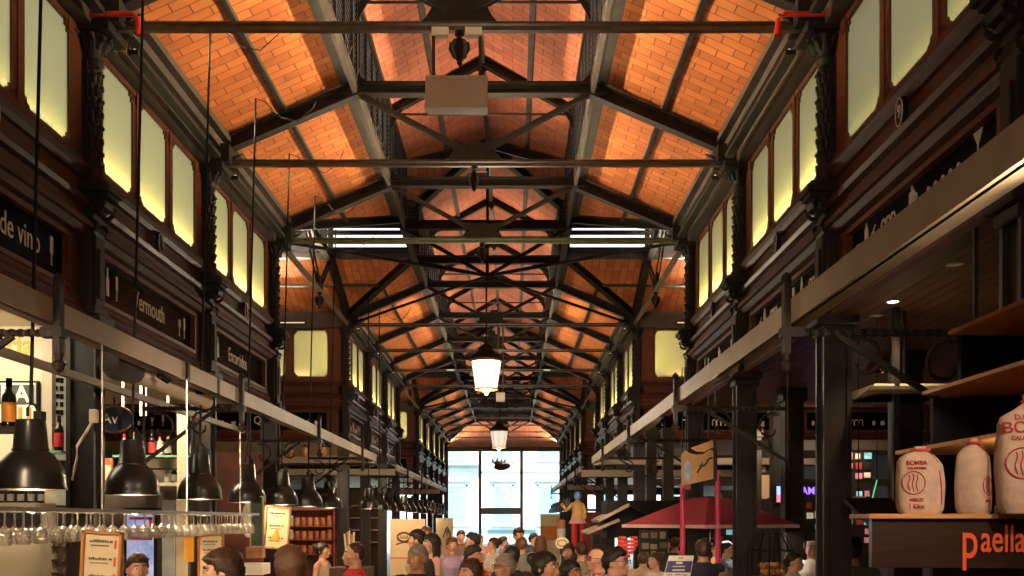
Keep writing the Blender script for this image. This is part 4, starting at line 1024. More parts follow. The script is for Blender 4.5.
panel(46, 485, 67, 505, 9.3, 0.05, mat('faded_packet', (0.55, 0.52, 0.40), 0.6, 0, 0.15, 14), 'packet', 'pale packet with yellow corner beside the orange topped bottles', 'packet')
panel(-60, 536, 40, 660, 9.5, 0.08, mat('beige_laminate', (0.50, 0.42, 0.28), 0.5, 0, 0.05, 3), 'cabinet_panel', 'plain beige cabinet front below the glass rack', 'cabinet')
t = thing('refrigerator', 'pale refrigerator front with two dark slots beside the beige cabinet', 'refrigerator', (0, 0, 0))
a, b = W(40, 660, 9.45), W(56, 536, 9.45); bm = nb(); box(bm, (a.x, 9.45, a.z), (b.x, 9.9, b.z)); obj('body', bm, mat('pale_enamel', (0.45, 0.42, 0.33), 0.4, 0, 0.05, 3), t)
for px0, px1 in ((43.5, 46), (49, 54.5)):
    a, b = W(px0, 548.5, 9.44), W(px1, 538, 9.44); bm = nb(); box(bm, (a.x, 9.43, a.z), (b.x, 9.46, b.z)); obj('slot', bm, mat('dark_green_slot', (0.01, 0.03, 0.03), 0.3, 0, 0.1, 3), t)
t = thing('shelf_unit', 'small pale rack of bowls wedged before the brown post', 'rack', (0, 0, 0))
a, b = W(56, 600, 9.5), W(66, 536, 9.5); bm = nb(); box(bm, (a.x, 9.5, a.z), (b.x, 9.6, b.z)); obj('back', bm, CREAMP, t)
for i in range(4):
    a = W(56, 548+i*13, 9.4); b = W(66, 546+i*13, 9.4); bm = nb(); box(bm, (a.x, 9.3, a.z), (b.x, 9.5, b.z)); obj('shelf', bm, GREYP, t)
    c = W(61, 547+i*13, 9.38); bm = nb(); lathe(bm, [(0.02, 0), (0.045, 0.03), (0.05, 0.06), (0.045, 0.055), (0.0, 0.01)], 12, c); obj('bowl', bm, CHROME, t, True)
# cable and socket on the brown post
t = thing('power_socket', 'cream socket box with trailing cable on the brown post', 'socket', (0, 0, 0))
p = W(93.5, 416, 8.86); bm = nb(); box(bm, (p.x-0.035, 8.84, p.z-0.06), (p.x+0.035, 8.9, p.z+0.06)); obj('box', bm, CREAMP, t, bevel=0.008)
bm = nb(); tube(bm, [W(92, 422, 8.85), W(85, 434, 8.85), W(77, 446, 8.85), W(77, 458, 8.85), W(74, 472, 8.85), W(72, 480, 8.86)], 0.012, 6); obj('cable', bm, CREAMP, t)
# extractor tube (awning cassette) under the gantry
t = thing('awning_cassette', 'fat pale cylindrical awning cassette fixed beneath the beige gantry', 'awning', (0, 0, 0))
A, B_ = W(134, 372, 8.2), W(199, 401, 10.2)
A.x, B_.x = -3.1, -3.13
bm = nb(); d = (B_-A).normalized(); tube(bm, [A, A+(B_-A)*0.5, B_], 0.085, 20); obj('roller', bm, mat('satin_cream_tube', (0.60, 0.53, 0.40), 0.35, 0.0, 0.05, 4), t, True)
bm = nb(); tube(bm, [A-d*0.55, A-d*0.35, A-d*0.02], 0.09, 18, radii=[0.085, 0.12, 0.10]); obj('end_cap', bm, mat('dark_grey_cap', (0.045, 0.042, 0.04), 0.45, 0.1, 0.2, 5), t, True)
for f in (0.25, 0.72):
    c = A+(B_-A)*f; bm = nb(); box(bm, (c.x-0.02, c.y-0.03, c.z), (c.x+0.3, c.y+0.03, c.z+0.16)); obj('mount', bm, IRON2, t)
# blue oval sign and back bar between the posts
t = thing('hanging_sign', 'dark blue oval sign with white lettering behind the second lamp', 'sign', (0, 0, 0))
p = W(114, 419, 11.0); bm = nb(); n = 28
prism(bm, [(p.x+0.20*math.cos(2*PI*i/n), p.z+0.14*math.sin(2*PI*i/n)) for i in range(n)], 11.0, 11.05, XZ); obj('face', bm, mat('navy_enamel', (0.012, 0.03, 0.08), 0.4, 0, 0.15, 5), t, bevel=0.008)
bm = nb(); tube(bm, [(p.x+0.205*math.cos(2*PI*i/n), 10.995, p.z+0.145*math.sin(2*PI*i/n)) for i in range(n)], 0.013, 6, True); obj('rim', bm, gold, t)
bm = nb(); box(bm, (p.x-0.01, 11.01, p.z+0.14), (p.x+0.01, 11.03, 3.3)); obj('hanger', bm, IRON2, t)
flat_text('Av', 110, 419, 11, 11.0, WHITE, t)
shelf(118, 205, 456, 12.8, 0.35, gl_sh, 'long greenish glass shelf of bottles behind the second and third lamps', 0.025)
for i, (px, kind, lab) in enumerate(((124, 'white', 'pale bottle with a white label'), (134, 'green', 'green bottle with a white label'), (152, 'red', 'red labelled bottle'), (160, 'white', 'clear bottle with red cap'), (168, 'orange', 'dark bottle with orange top'), (193, 'white', 'pale liquor bottle'), (200, 'green', 'slim green bottle'))):
    bottle(kind, W(px, 456, 12.75), f'{lab} on the long glass shelf, {ORD[i]} from the oval sign', 'bottles on the long glass shelf', 1.0)
shelf(98, 206, 483, 13.0, 0.35, CREAMP, 'cream timber shelf of small bottles low behind the second and third lamps', 0.04)
for i, (px, kind, lab) in enumerate(((100, 'green', 'green bottle with white label'), (107, 'red', 'dark bottle with red label'), (167, 'white', 'pale bottle with red cap'), (174, 'orange', 'short dark bottle with orange top'), (190, 'green', 'green bottle with gold cap'), (203, 'red', 'red labelled wine bottle'), (212, 'white', 'pale liquor bottle'))):
    bottle(kind, W(min(px, 204), 483, 12.95) if px < 210 else W(197, 483, 12.95), f'{lab} on the low cream shelf behind the lamps, {ORD[i]} along', 'bottles on the low cream shelf', 0.85)
panel(126, 458, 178, 468, 12.9, 0.05, CREAMP, 'beam', 'cream timber rail under the long glass shelf', 'rail')
panel(100, 458, 112, 482, 12.0, 0.04, mat('red_brown_poster', (0.40, 0.12, 0.05), 0.6, 0, 0.4, 12), 'poster', 'small red and cream poster behind the second lamp', 'poster')
pp = [o for o in bpy.data.objects if o.name == 'poster'][0]
bm = nb(); a, b = W(101.5, 480, 11.99), W(110.5, 465, 11.99); box(bm, (a.x, 11.985, a.z), (b.x, 12.0, b.z)); obj('picture', bm, CREAM, pp)
for i, (px, h, lab) in enumerate(((123, 36, 'beside the blue oval sign'), (141, 44, 'above the third lamp'), (145.5, 44, 'close behind its twin'), (168, 38, 'beyond the awning cassette'))):
    a, b = W(px-0.9, 372+h, 12.0), W(px+0.9, 372, 12.0); bm = nb(); tube(bm, [((a.x+b.x)/2, 12.0, a.z), ((a.x+b.x)/2, 12.0, 3.78)], 0.014, 8); tag(obj('hanging_rod', bm, WHITE, None, True), f'thin white rod hanging from the aisle ceiling {lab}', 'rod', 'thin white rods')
panel(100, 470, 190, 640, 13.5, 0.06, mat('slate_partition', (0.17, 0.14, 0.12), 0.6, 0, 0.4, 3), 'partition', 'dark slate partition at the back of the second bar', 'partition')
bt_ = mat('bright_screen_face', (0.25, 0.28, 0.4), 0.3, 0, 0.8, 9, emit=(0.45, 0.55, 0.95), estr=0.30)
t = thing('display_cooler', 'brightly lit bluish drinks cooler behind the bar with red lines', 'cooler', (0, 0, 0))
a, b = W(127, 590, 11.4), W(153, 512, 11.4); bm = nb(); box(bm, (a.x-0.04, 11.42, 0.3), (b.x+0.04, 11.9, b.z+0.05)); obj('case', bm, BLACK, t)
bm = nb(); box(bm, (a.x, 11.39, a.z), (b.x, 11.43, b.z)); obj('lit_front', bm, bt_, t)
bm = nb(); a, b = W(130, 540, 11.38), W(152, 517, 11.38)
for x0, z0, x1, z1 in ((a.x, b.z-0.03, b.x, b.z), (b.x-0.03, a.z, b.x, b.z), (a.x, a.z, b.x, a.z+0.03), (a.x+0.05, (a.z+b.z)/2, b.x-0.08, (a.z+b.z)/2+0.03)): box(bm, (x0, 11.37, z0), (x1, 11.395, z1))
obj('red_tube', bm, mat('red_line', (0.7, 0.03, 0.08), 0.4, 0, 0.05, 5), t)
panel(162, 500, 174, 640, 11.2, 0.05, mat('blue_grey_door', (0.30, 0.33, 0.36), 0.4, 0, 0.15, 5), 'cooler_door', 'pale blue grey steel door behind the far wine glasses', 'door')
panel(176, 500, 186, 640, 11.3, 0.05, CREAMP, 'timber_post', 'cream timber upright below the glass rack end', 'post')
panel(206, 452, 262, 640, 15.4, 0.06, mat('red_brown_stall', (0.14, 0.035, 0.02), 0.6, 0, 0.4, 3), 'stall_wall', 'red brown stall wall behind the third and fourth lamps', 'stall')
t = thing('oval_plate', 'white oval plate hung on the red brown stall wall', 'plate', (0, 0, 0))
p = W(247.5, 520, 15.2); bm = nb(); prism(bm, [(p.x+0.09*math.cos(2*PI*i/24), p.z+0.27*math.sin(2*PI*i/24)) for i in range(24)], 15.2, 15.25, XZ); obj('rim', bm, WHITE, t, bevel=0.015)
bm = nb(); prism(bm, [(p.x+0.05*math.cos(2*PI*i/24), p.z+0.18*math.sin(2*PI*i/24)) for i in range(24)], 15.17, 15.21, XZ); obj('well', bm, CREAM, t)
panel(246, 547, 262, 558, 14.8, 0.2, mat('brown_crate', (0.30, 0.15, 0.07), 0.6, 0, 0.3, 8), 'crate', 'small brown crate on the red brown stall under the chalkboard', 'crate')
panel(226, 564, 262, 575, 14.6, 0.5, WHITE, 'counter', 'white counter top before the red brown stall', 'counter')
# jars: cross beam pots and the jar shelves by the far column
jar_m = mat('terracotta_jar', (0.40, 0.20, 0.08), 0.5, 0, 0.2, 6)
for i, px in enumerate((290.5, 305, 323)):
    c = W(px, 456.5, 20.9); s_ = (0.9, 1.15, 1.1)[i]
    t = thing('clay_jar', f'ochre clay jar on the beige cross beam, {ORD[i]} of three from the lamps', 'jar', c, 0, 'clay jars on the cross beam'); t.scale = (s_, s_, s_)
    bm = nb(); lathe(bm, [(0, 0), (0.055, 0), (0.085, 0.05), (0.09, 0.10), (0.065, 0.15), (0.05, 0.165), (0.06, 0.18), (0, 0.18)], 16); obj('body', bm, jar_m, t, True)
    bm = nb(); lathe(bm, [(0.062, 0.175), (0.062, 0.20), (0.02, 0.21), (0.02, 0.23), (0, 0.235)], 14); obj('lid', bm, IRON2, t, True)
t = thing('shelf_unit', 'red wooden shelf unit full of preserve jars behind the dark haired woman', 'shelf', (0, 0, 0)); YS = 22.6
a, b = W(284, 600, YS), W(335, 500, YS)
red_sh = mat('red_shelf_paint', (0.16, 0.025, 0.014), 0.5, 0, 0.15, 5)
bm = nb(); box(bm, (a.x, YS+0.3, 0.0), (b.x, YS+0.34, b.z)); obj('back', bm, mat('brown_shelf_back', (0.10, 0.04, 0.02), 0.7, 0, 0.3, 5), t)
for x in (a.x, b.x-0.04): bm = nb(); box(bm, (x, YS, 0.0), (x+0.04, YS+0.34, b.z)); obj('side_panel', bm, red_sh, t)
lid = mat('red_jar_lid', (0.45, 0.06, 0.03), 0.4, 0, 0.1, 5); gj = mat('pale_jar_lid', (0.5, 0.45, 0.4), 0.4, 0.3, 0.1, 5)
pres = [mat('peach_preserve', (0.26, 0.12, 0.05), 0.25, 0, 0.3, 7), mat('red_preserve', (0.20, 0.05, 0.03), 0.25, 0, 0.3, 7), mat('ivory_preserve', (0.34, 0.29, 0.21), 0.25, 0, 0.2, 7)]
JAR = []
for pm in pres:
    bm = nb(); lathe(bm, [(0, 0), (0.06, 0), (0.066, 0.02), (0.066, 0.12), (0.05, 0.15), (0, 0.15)], 14); j1 = mesh_of('jar_glass', bm, pm, True)
    bm = nb(); lathe(bm, [(0.054, 0.145), (0.054, 0.18), (0, 0.18)], 14); j2 = mesh_of('jar_lid', bm, lid if pm is not pres[2] else gj, True); JAR.append((j1, j2))
for r, py in enumerate((509, 526, 539.5, 554)):
    z = W(0, py, YS).z; bm = nb(); box(bm, (a.x, YS, z-0.03), (b.x, YS+0.33, z)); obj('shelf', bm, red_sh, t)
    if r == 0: continue
    for k in range(7):
        jt = thing('preserve_jar', f'preserve jar on the {["top","upper","middle","lower"][r]} board of the red shelf unit', 'jar', (a.x+0.13+k*0.148, YS+0.1, z), 0, f'preserve jars on the {["top","upper","middle","lower"][r]} board')
        sc = 1.0 if r > 1 else 1.05; jt.scale = (sc, sc, sc*(1.25 if k in (0, 6) else 1.05))
        J = JAR[(2 if k == 0 else (0 if (k+r) % 3 else 1))]; put('glass', J[0], jt); put('lid', J[1], jt)
# ------------------------------------------------------------------ umbrella side
# paella kiosk: counter board, shelves, rice sacks
KR = 0.10
kb = thing('kiosk_board', 'dark brown kiosk header board lettered in orange, rice sacks standing on it', 'sign', (1.44, 4.0, 0), -KR)
zt_ = 1.975
bm = nb(); box(bm, (0, 0.0, 1.76), (1.5, 0.05, zt_-0.02)); obj('board', bm, wood_mat('dark_walnut_board', (0.016, 0.006, 0.004), (0.032, 0.012, 0.007), 0.35, 0.2), kb)
bm = nb(); box(bm, (-0.02, -0.03, zt_-0.02), (1.5, 0.30, zt_)); obj('top_shelf', bm, PINE, kb, bevel=0.003)
ORL = mat('orange_red_lettering', (0.72, 0.085, 0.02), 0.5, 0, 0.06, 5)
text('lettering', 'p', 0.215, ORL, basis((1, 0, 0), (0, 0, 1), (0.340, -0.004, 1.866)), kb, 0.003, 'LEFT', 0.62, 0.0015)
text('lettering', 'aella', 0.155, ORL, basis((1, 0, 0), (0, 0, 1), (0.415, -0.004, 1.872)), kb, 0.003, 'LEFT', 0.62, 0.0015)
for i, (px, py, x0, x1, y0, y1, lab) in enumerate(((948, 335, 0, 1.4, 1.5, 5.4, 'topmost orange pine shelf jutting out above the rice sacks'), (922, 395.5, 0, 1.4, 2.4, 5.4, 'middle orange pine shelf above the rice sacks'), (895, 455, 0, 1.4, 4.28, 5.4, 'lowest orange pine shelf just behind the rice sacks'))):
    c = W(px, py, y1); bm = nb(); box(bm, (c.x, y0, c.z), (c.x+x1, y1, c.z+0.022)); tag(obj('shelf', bm, PINE, None, False, 0.003), lab, 'shelf')
bm = nb(); c0 = W(985, 397, 5.4); box(bm, (W(933, 0, 5.42).x, 5.42, 1.6), (c0.x+1.2, 5.46, W(0, 398, 5.42).z)); box(bm, (W(961, 0, 5.42).x, 5.42, W(0, 398, 5.42).z), (c0.x+1.2, 5.46, W(0, 336, 5.42).z))
tag(obj('backing_panel', bm, BLACK), 'black backing panel behind the orange pine shelves', 'panel')
sack_m = mat('cream_cotton_sack', (0.46, 0.33, 0.265), 0.9, 0, 0.12, 30, 0.3)
sack_y = mat('golden_sack_side', (0.42, 0.30, 0.14), 0.9, 0, 0.15, 30, 0.2)
inkr = mat('dark_red_print', (0.32, 0.025, 0.03), 0.8, 0, 0.08, 6)
def sack(name_label, c, w, h, d, rz, seed, big=False, bend=0.0):
    t = thing('rice_sack', name_label, 'sack', c, rz, 'cotton rice sacks')
    rng = random.Random(seed)
    bm = nb(); N = 26; rows = 16; rings = []
    for r in range(rows+1):
        f = r/rows; z = f*h
        k = 1.0-0.10*math.cos(f*PI*2)*0.3
        if f < 0.08: k *= 0.86+f*1.75
        if f > 0.74: k *= max(0.16, 1-((f-0.74)/0.22)**2*0.95) if f < 0.95 else (0.22 if f < 0.97 else 0.30)
        ring = []
        for j in range(N):
            a = 2*PI*j/N; ca, sa = math.cos(a), math.sin(a)
            e = 0.62
            x = math.copysign(abs(ca)**e, ca)*w/2*k*(1-0.18*max(0, f-0.4)); y = math.copysign(abs(sa)**e, sa)*d/2*(k if f > 0.1 else k)*(1-0.25*f)
            nz_ = noise.noise(Vector((x*14+seed, y*14, z*11)))*0.010
            ring.append(bm.verts.new((x*(1+nz_*4)+bend*math.sin(f*PI), y*(1+nz_*4), z+(nz_ if 0 < r < rows else 0))))
        rings.append(ring)
    for A, B2 in zip(rings, rings[1:]):
        for j in range(N): bm.faces.new((A[j], A[(j+1) % N], B2[(j+1) % N], B2[j]))
    bm.faces.new(list(reversed(rings[0]))); bm.faces.new(rings[-1])
    obj('cloth_bag', bm, sack_m, t, True)
    bm = nb(); tube(bm, [(0.035*math.cos(a), 0.022*math.sin(a), h*0.945) for a in [i*PI/6 for i in range(12)]], 0.006, 6, True); obj('red_tie', bm, mat('red_string', (0.5, 0.05, 0.04), 0.8, 0, 0.1, 5), t)
    bm = nb(); tube(bm, [(w*0.36*k2+bend*math.sin(f*PI), -d*0.36*k2, f*h) for f, k2 in ((0.02, 0.95), (0.2, 1.08), (0.4, 1.06), (0.6, 0.98), (0.78, 0.85), (0.88, 0.55), (0.94, 0.2))], 0.0035, 5); obj('seam', bm, inkr, t)
    SDIM[t.name] = (w, h, d, bend)
    return t
SDIM = {}
def sack_y(t, x, z):
    w, h, d, bend = SDIM[t.name]; f = max(0.0, min(1.0, z/h)); k = 1-0.03*math.cos(2*PI*f)
    if f < 0.08: k *= 0.86+f*1.75
    if f > 0.74: k *= max(0.16, 1-((f-0.74)/0.22)**2*0.95)
    a = w/2*k*(1-0.18*max(0, f-0.4)); b = d/2*k*(1-0.25*f); xx = min(0.985, abs(x-bend*math.sin(f*PI))/a)
    return -b*(1-xx**(2/0.62))**(0.31)-0.0035
def conform(t, o):
    M = o.matrix_basis.copy(); o.matrix_basis = Matrix.Identity(4)
    for v in o.data.vertices:
        p = M @ v.co; off = p.y-M.translation.y; p.y = sack_y(t, p.x, p.z)+min(0.002, max(-0.002, off)); v.co = p
def stext(t, s, x, y, z, size, sx=0.9, shear=0.0): o = text('lettering', s, size, inkr, basis((1, 0, 0), (0, 0, 1), (x, y, z)), t, 0.001, 'CENTER', sx, 0.0006, shear); conform(t, o)
def logo(t, x, y, z, r):
    bm = nb(); tube(bm, [(x+r*math.cos(a), 0, z+r*1.05*math.sin(a)) for a in [i*PI/10 for i in range(20)]], r*0.05, 5, True)
    for dx in (-0.42, -0.08, 0.26):
        tube(bm, [(x+r*dx+r*0.08*math.sin(k*1.3), 0, z+r*(0.85-0.28*k)*math.sqrt(max(0.15, 1-dx*dx))) for k in range(7)], r*0.045, 5)
    for v in bm.verts: v.co.y = sack_y(t, v.co.x, v.co.z)+max(-0.001, min(0.001, v.co.y))
    obj('grain_logo', bm, inkr, t)
s1 = sack('small tied rice sack on the kiosk board, first from the dark post', (W(920, 511, 4.08).x, 4.08, zt_), 0.185, 0.275, 0.11, -0.12, 3)
stext(s1, 'BOMBA', -0.025, 0, 0.205, 0.026); stext(s1, 'CALASPARRA', -0.025, 0, 0.184, 0.013); logo(s1, -0.038, 0, 0.125, 0.044); stext(s1, 'ARROZ', -0.028, 0, 0.056, 0.018); stext(s1, '1 Kilos', -0.028, 0, 0.030, 0.025, 0.85)
s2 = sack('slumped rice sack seen from its seam edge, between the two other sacks', (W(974, 511, 4.0).x, 4.0, zt_), 0.135, 0.30, 0.13, 0.75, 11, bend=-0.012)
logo(s2, -0.02, -0.073, 0.11, 0.036); stext(s2, 'ARROZ', -0.02, -0.073, 0.05, 0.014)
s3 = sack('biggest rice sack with bold BOMBA print on the kiosk board', (W(1031, 511, 3.85).x, 3.85, zt_), 0.255, 0.455, 0.16, -0.06, 23)
stext(s3, 'D.O.2', -0.05, 0, 0.365, 0.03); stext(s3, 'BOMBA', -0.025, 0, 0.325, 0.062, 0.95); stext(s3, 'CALASPARRA', -0.04, 0, 0.285, 0.022); logo(s3, -0.062, 0, 0.19, 0.056)
bm = nb(); c = W(997, 510, 4.0); lathe(bm, [(0, 0), (0.008, 0), (0.009, 0.03), (0.004, 0.035), (0, 0.04)], 10, (c.x, c.y, zt_)); tag(obj('stopper', bm, CHROME, None, True), 'tiny steel stopper standing between two rice sacks', 'stopper')

# spotlights in the aisle ceiling
for i, (px, py, lit) in enumerate(((893, 301, 1), (955, 264, 0), (877, 315, 0), (919, 358, 1))):
    Y = (3.785-CAMZ)/(520-py)*1000; c = W(px, py, Y)
    t = thing('ceiling_spotlight', f'small round {"lit" if lit else "unlit"} spotlight in the brown boarded ceiling, {["over the wrought iron arm","above the beam end","beside the twisted arm","over the pale canopy"][i]}', 'spotlight', (c.x, c.y, 3.785), 0, 'recessed spotlights')
    bm = nb(); lathe(bm, [(0.045, 0.0), (0.062, 0.0), (0.064, -0.006), (0.046, -0.010), (0.045, 0.0)], 20); obj('rim', bm, CHROME, t, True)
    bm = nb(); lathe(bm, [(0, -0.004), (0.044, -0.004), (0.044, 0.0), (0, 0.0)], 18); obj('lens', bm, mat('lit_lens' if lit else 'unlit_lens', (0.8, 0.75, 0.65), 0.3, 0, 0.02, 3, emit=(1, 0.85, 0.65), estr=12 if lit else 0.02), t)
    if lit:
        l = bpy.data.lights.new('spot_light', 'SPOT'); l.energy = 50; l.color = (1, 0.7, 0.42); l.spot_size = 1.7; l.spot_blend = 0.6; l.shadow_soft_size = 0.05
        o = bpy.data.objects.new('spot_light', l); COL.objects.link(o); o.location = (c.x, c.y, 3.75)
# pale square canopy and copper dome lamp
t = thing('sunshade', 'pale flat square canopy under the boarded ceiling above the kiosk shelves', 'canopy', (0, 0, 0))
a = W(868, 389.5, 8.3); z0 = a.z
bm = nb(); P4 = [(a.x, 8.3), (a.x+0.9, 8.3), (a.x+0.82, 9.2), (a.x+0.16, 9.2)]
prism(bm, P4, z0, z0+0.03, XY); prism(bm, [(a.x+0.16, z0), (a.x+0.82, z0), (a.x+0.82, z0+0.09), (a.x+0.16, z0+0.09)], 8.6, 9.2, XZ)
obj('fabric_top', bm, mat('pale_canvas', (0.60, 0.55, 0.42), 0.8, 0, 0.05, 4), t)
bm = nb(); tube(bm, [(a.x+0.5, 8.8, z0+0.09), (a.x+0.5, 8.8, 3.79)], 0.015, 6); obj('rod', bm, IRON2, t)
c = W(881, 371, 11.5)
t = thing('pendant_lamp', 'small copper dome lamp glinting under the boarded ceiling beside the pale canopy', 'lamp', c)
bm = nb(); lathe(bm, [(0.17, 0), (0.165, 0.04), (0.13, 0.10), (0.06, 0.14), (0.02, 0.16), (0.02, 0.22), (0, 0.22)], 22); obj('lamp_shade', bm, mat('copper', (0.55, 0.25, 0.14), 0.25, 0.9, 0.1, 6), t, True)
bm = nb(); tube(bm, [(0, 0, 0.2), (0, 0, 3.79-c.z)], 0.008, 5); obj('cord', bm, BLACK, t)

# parasol stall
UY = 13.9
c = W(709, 527, UY)
t = thing('parasol', 'large crimson square parasol with pale trimmed rim beside the dark post', 'umbrella', (c.x, UY, 0))
h0 = CAMZ+(520-525)*UY/1000; hp = CAMZ+(520-487)*UY/1000; r = 1.08; an = 0.55
cs = [(r*1.12*math.cos(an+k*PI/2+PI/4), r*1.12*math.sin(an+k*PI/2+PI/4)) for k in range(4)]
bm = nb()
hp = CAMZ+(520-498)*UY/1000; top = bm.verts.new((0, 0, hp+0.01)); topi = bm.verts.new((0, 0, hp-0.03)); vs = []; vi = []; vm = []
N = 6
for k in range(4):
    (x0, y0), (x1, y1) = cs[k], cs[(k+1) % 4]
    for j in range(N):
        f = j/N; sag = 0.02*math.sin(f*PI)
        x, y = x0+(x1-x0)*f, y0+(y1-y0)*f
        vs.append(bm.verts.new((x*(1-sag*2), y*(1-sag*2), h0))); vm.append(bm.verts.new((x*0.2, y*0.2, hp))); vi.append(bm.verts.new((x*(1-sag*2)*0.985, y*(1-sag*2)*0.985, h0-0.012)))
M4 = len(vs)
for j in range(M4):
    bm.faces.new((vm[j], vm[(j+1) % M4], top)); bm.faces.new((vs[j], vs[(j+1) % M4], vm[(j+1) % M4], vm[j])); bm.faces.new((vi[(j+1) % M4], vi[j], topi)); bm.faces.new((vs[(j+1) % M4], vs[j], vi[j], vi[(j+1) % M4]))
obj('canopy', bm, UMB, t)
bm = nb()
for k in range(4):
    p, q_ = cs[k], cs[(k+1) % 4]; bar(bm, (p[0], p[1], h0-0.015), (q_[0], q_[1], h0-0.015), 0.012, 0.045)
obj('trim_band', bm, mat('pink_white_trim', (0.70, 0.42, 0.42), 0.6, 0, 0.1, 5), t)
for k in range(4):
    bm = nb(); bar(bm, (0, 0, hp-0.06), (cs[k][0]*0.98, cs[k][1]*0.98, h0-0.02), 0.02, 0.02); obj('rib', bm, IRON, t)
bm = nb(); tube(bm, [(0, 0, 0), (0, 0, hp+0.03)], 0.022, 10); obj('pole', bm, IRON, t)
bm = nb(); lathe(bm, [(0.26, 0), (0.26, 0.06), (0.05, 0.09), (0.035, 0.25), (0, 0.25)], 20); obj('base', bm, IRON, t)
ul = area('stall_tube', (c.x+0.55, UY-0.1, h0-0.09), 0.9, 0.05, 10, (1, 0.9, 0.75), (0, 0, -1))
for i, (px, pt) in enumerate(((682.5, 488), (718, 474))):
    Y = 12.9; a = W(px, pt, Y)
    t = thing('stall_post', f'magenta stall post with a short pink arm, {"under the hanging tan sign" if i==0 else "next to the dark iron post"}', 'post', (a.x, Y, 0))
    bm = nb(); tube(bm, [(0, 0, 0), (0, 0, a.z)], 0.034, 12); obj('upright', bm, PINK, t, True)
    bm = nb(); box(bm, (-0.10 if i else -0.03, -0.03, a.z-0.02), (0.03 if i else 0.10, 0.03, a.z+0.05)); obj('arm', bm, mat('light_pink_arm', (0.75, 0.20, 0.30), 0.4, 0, 0.1, 5), t)
# hanging tan sign
p = W(699, 468, 12.0)
t = thing('hanging_sign', 'tan hanging shop sign with a blue bottle picture above the crimson parasol', 'sign', p, -0.25)
bm = nb(); f = XZ
prism(bm, [(-0.21, -0.215), (0.17, -0.13), (0.17, 0.19), (0.13, 0.22), (0.05, 0.165), (-0.03, 0.16), (-0.11, 0.18), (-0.16, 0.215), (-0.21, 0.16)], -0.015, 0.015, f); obj('board', bm, mat('tan_sign_board', (0.40, 0.22, 0.085), 0.6, 0, 0.12, 6), t)
bm = nb(); box(bm, (0.17, -0.03, -0.16), (0.215, 0.03, 0.24)); tube(bm, [(-0.1, 0.0, 0.19), (-0.04, 0, 0.17), (0.05, 0, 0.19), (0.14, 0, 0.24)], 0.014, 6); obj('edge', bm, IRON2, t)
bm = nb(); prism(bm, [(-0.10, 0.24), (0.16, 0.33), (0.17, 0.25), (0.06, 0.19), (-0.03, 0.20)], -0.015, 0.015, f); obj('crest', bm, mat('light_tan_board', (0.60, 0.34, 0.14), 0.6, 0, 0.12, 6), t)
bm = nb(); prism(bm, [(-0.15, -0.17), (-0.11, -0.17), (-0.09, -0.05), (-0.10, 0.06), (-0.13, 0.10), (-0.165, 0.06), (-0.175, -0.05)], -0.022, -0.012, f); obj('bottle_picture', bm, mat('pale_blue_ink', (0.25, 0.35, 0.60), 0.6, 0, 0.35, 14), t)
bm = nb(); tube(bm, [(-0.02+0.045*k, -0.02, -0.06+0.045*k+0.03*(k % 2)) for k in range(5)], 0.010, 5); tube(bm, [(0.0, -0.02, 0.02), (0.05, -0.02, 0.05), (0.03, -0.02, 0.07)], 0.007, 5); obj('script_mark', bm, BLACK, t)
for x, dz in ((-0.2, 0.2), (0.19, 0.24)):
    bm = nb(); tube(bm, [(x, 0, dz), (x, 0, 3.79-p.z)], 0.007, 5); obj('chain', bm, IRON2, t)
# menu stand under the parasol
t = thing('info_stand', 'tilted white info board with a blue band below the crimson parasol', 'menu board', (0, 0, 0)); Y = 10.4
q4 = [W(669, 555.5, Y+0.1), W(694, 555.5, Y+0.1), W(688, 590, Y-0.15), W(660, 590, Y-0.15)]
def quadplate(bm, c4, off, th):
    nrm = (c4[1]-c4[0]).cross(c4[3]-c4[0]).normalized()
    if nrm.y > 0: nrm = -nrm
    A = [bm.verts.new(v+nrm*off) for v in c4]; B2 = [bm.verts.new(v+nrm*(off-th)) for v in c4]
    bm.faces.new(A); bm.faces.new(list(reversed(B2)))
    for i in range(4): bm.faces.new((A[i], B2[i], B2[(i+1) % 4], A[(i+1) % 4]))
def sub(c4, u0, v0, u1, v1):
    def at(u, v): return (c4[0]*(1-u)+c4[1]*u)*(1-v)+(c4[3]*(1-u)+c4[2]*u)*v
    return [at(u0, v0), at(u1, v0), at(u1, v1), at(u0, v1)]
bm = nb(); quadplate(bm, q4, 0.0, 0.02); obj('board', bm, WHITE, t)
bm = nb(); quadplate(bm, sub(q4, 0.02, 0.17, 0.98, 0.50), 0.004, 0.004); obj('blue_band', bm, mat('violet_blue_print', (0.06, 0.06, 0.22), 0.5, 0, 0.1, 5), t)
bm = nb()
for u0, v0, u1, v1 in ((0.35, 0.20, 0.60, 0.26), (0.25, 0.32, 0.72, 0.345), (0.27, 0.42, 0.74, 0.46)): quadplate(bm, sub(q4, u0, v0, u1, v1), 0.008, 0.003)
obj('white_print', bm, WHITE, t)
bm = nb()
for u0, v0, u1, v1 in ((0.1, 0.55, 0.3, 0.58), (0.4, 0.55, 0.62, 0.58), (0.72, 0.56, 0.88, 0.59), (0.1, 0.7, 0.9, 0.72), (0.1, 0.8, 0.9, 0.82), (0.4, 0.06, 0.6, 0.10)): quadplate(bm, sub(q4, u0, v0, u1, v1), 0.006, 0.003)
obj('lettering', bm, mat('grey_green_print', (0.30, 0.34, 0.26), 0.6, 0, 0.1, 5), t)
m_ = (q4[2]+q4[3])/2
bm = nb(); tube(bm, [(m_.x, m_.y+0.06, 0.0), (m_.x, m_.y+0.06, m_.z+0.02)], 0.02, 8); lathe(bm, [(0.2, 0), (0.2, 0.02), (0.03, 0.04)], 16, (m_.x, m_.y+0.06, 0)); obj('stand', bm, IRON, t)
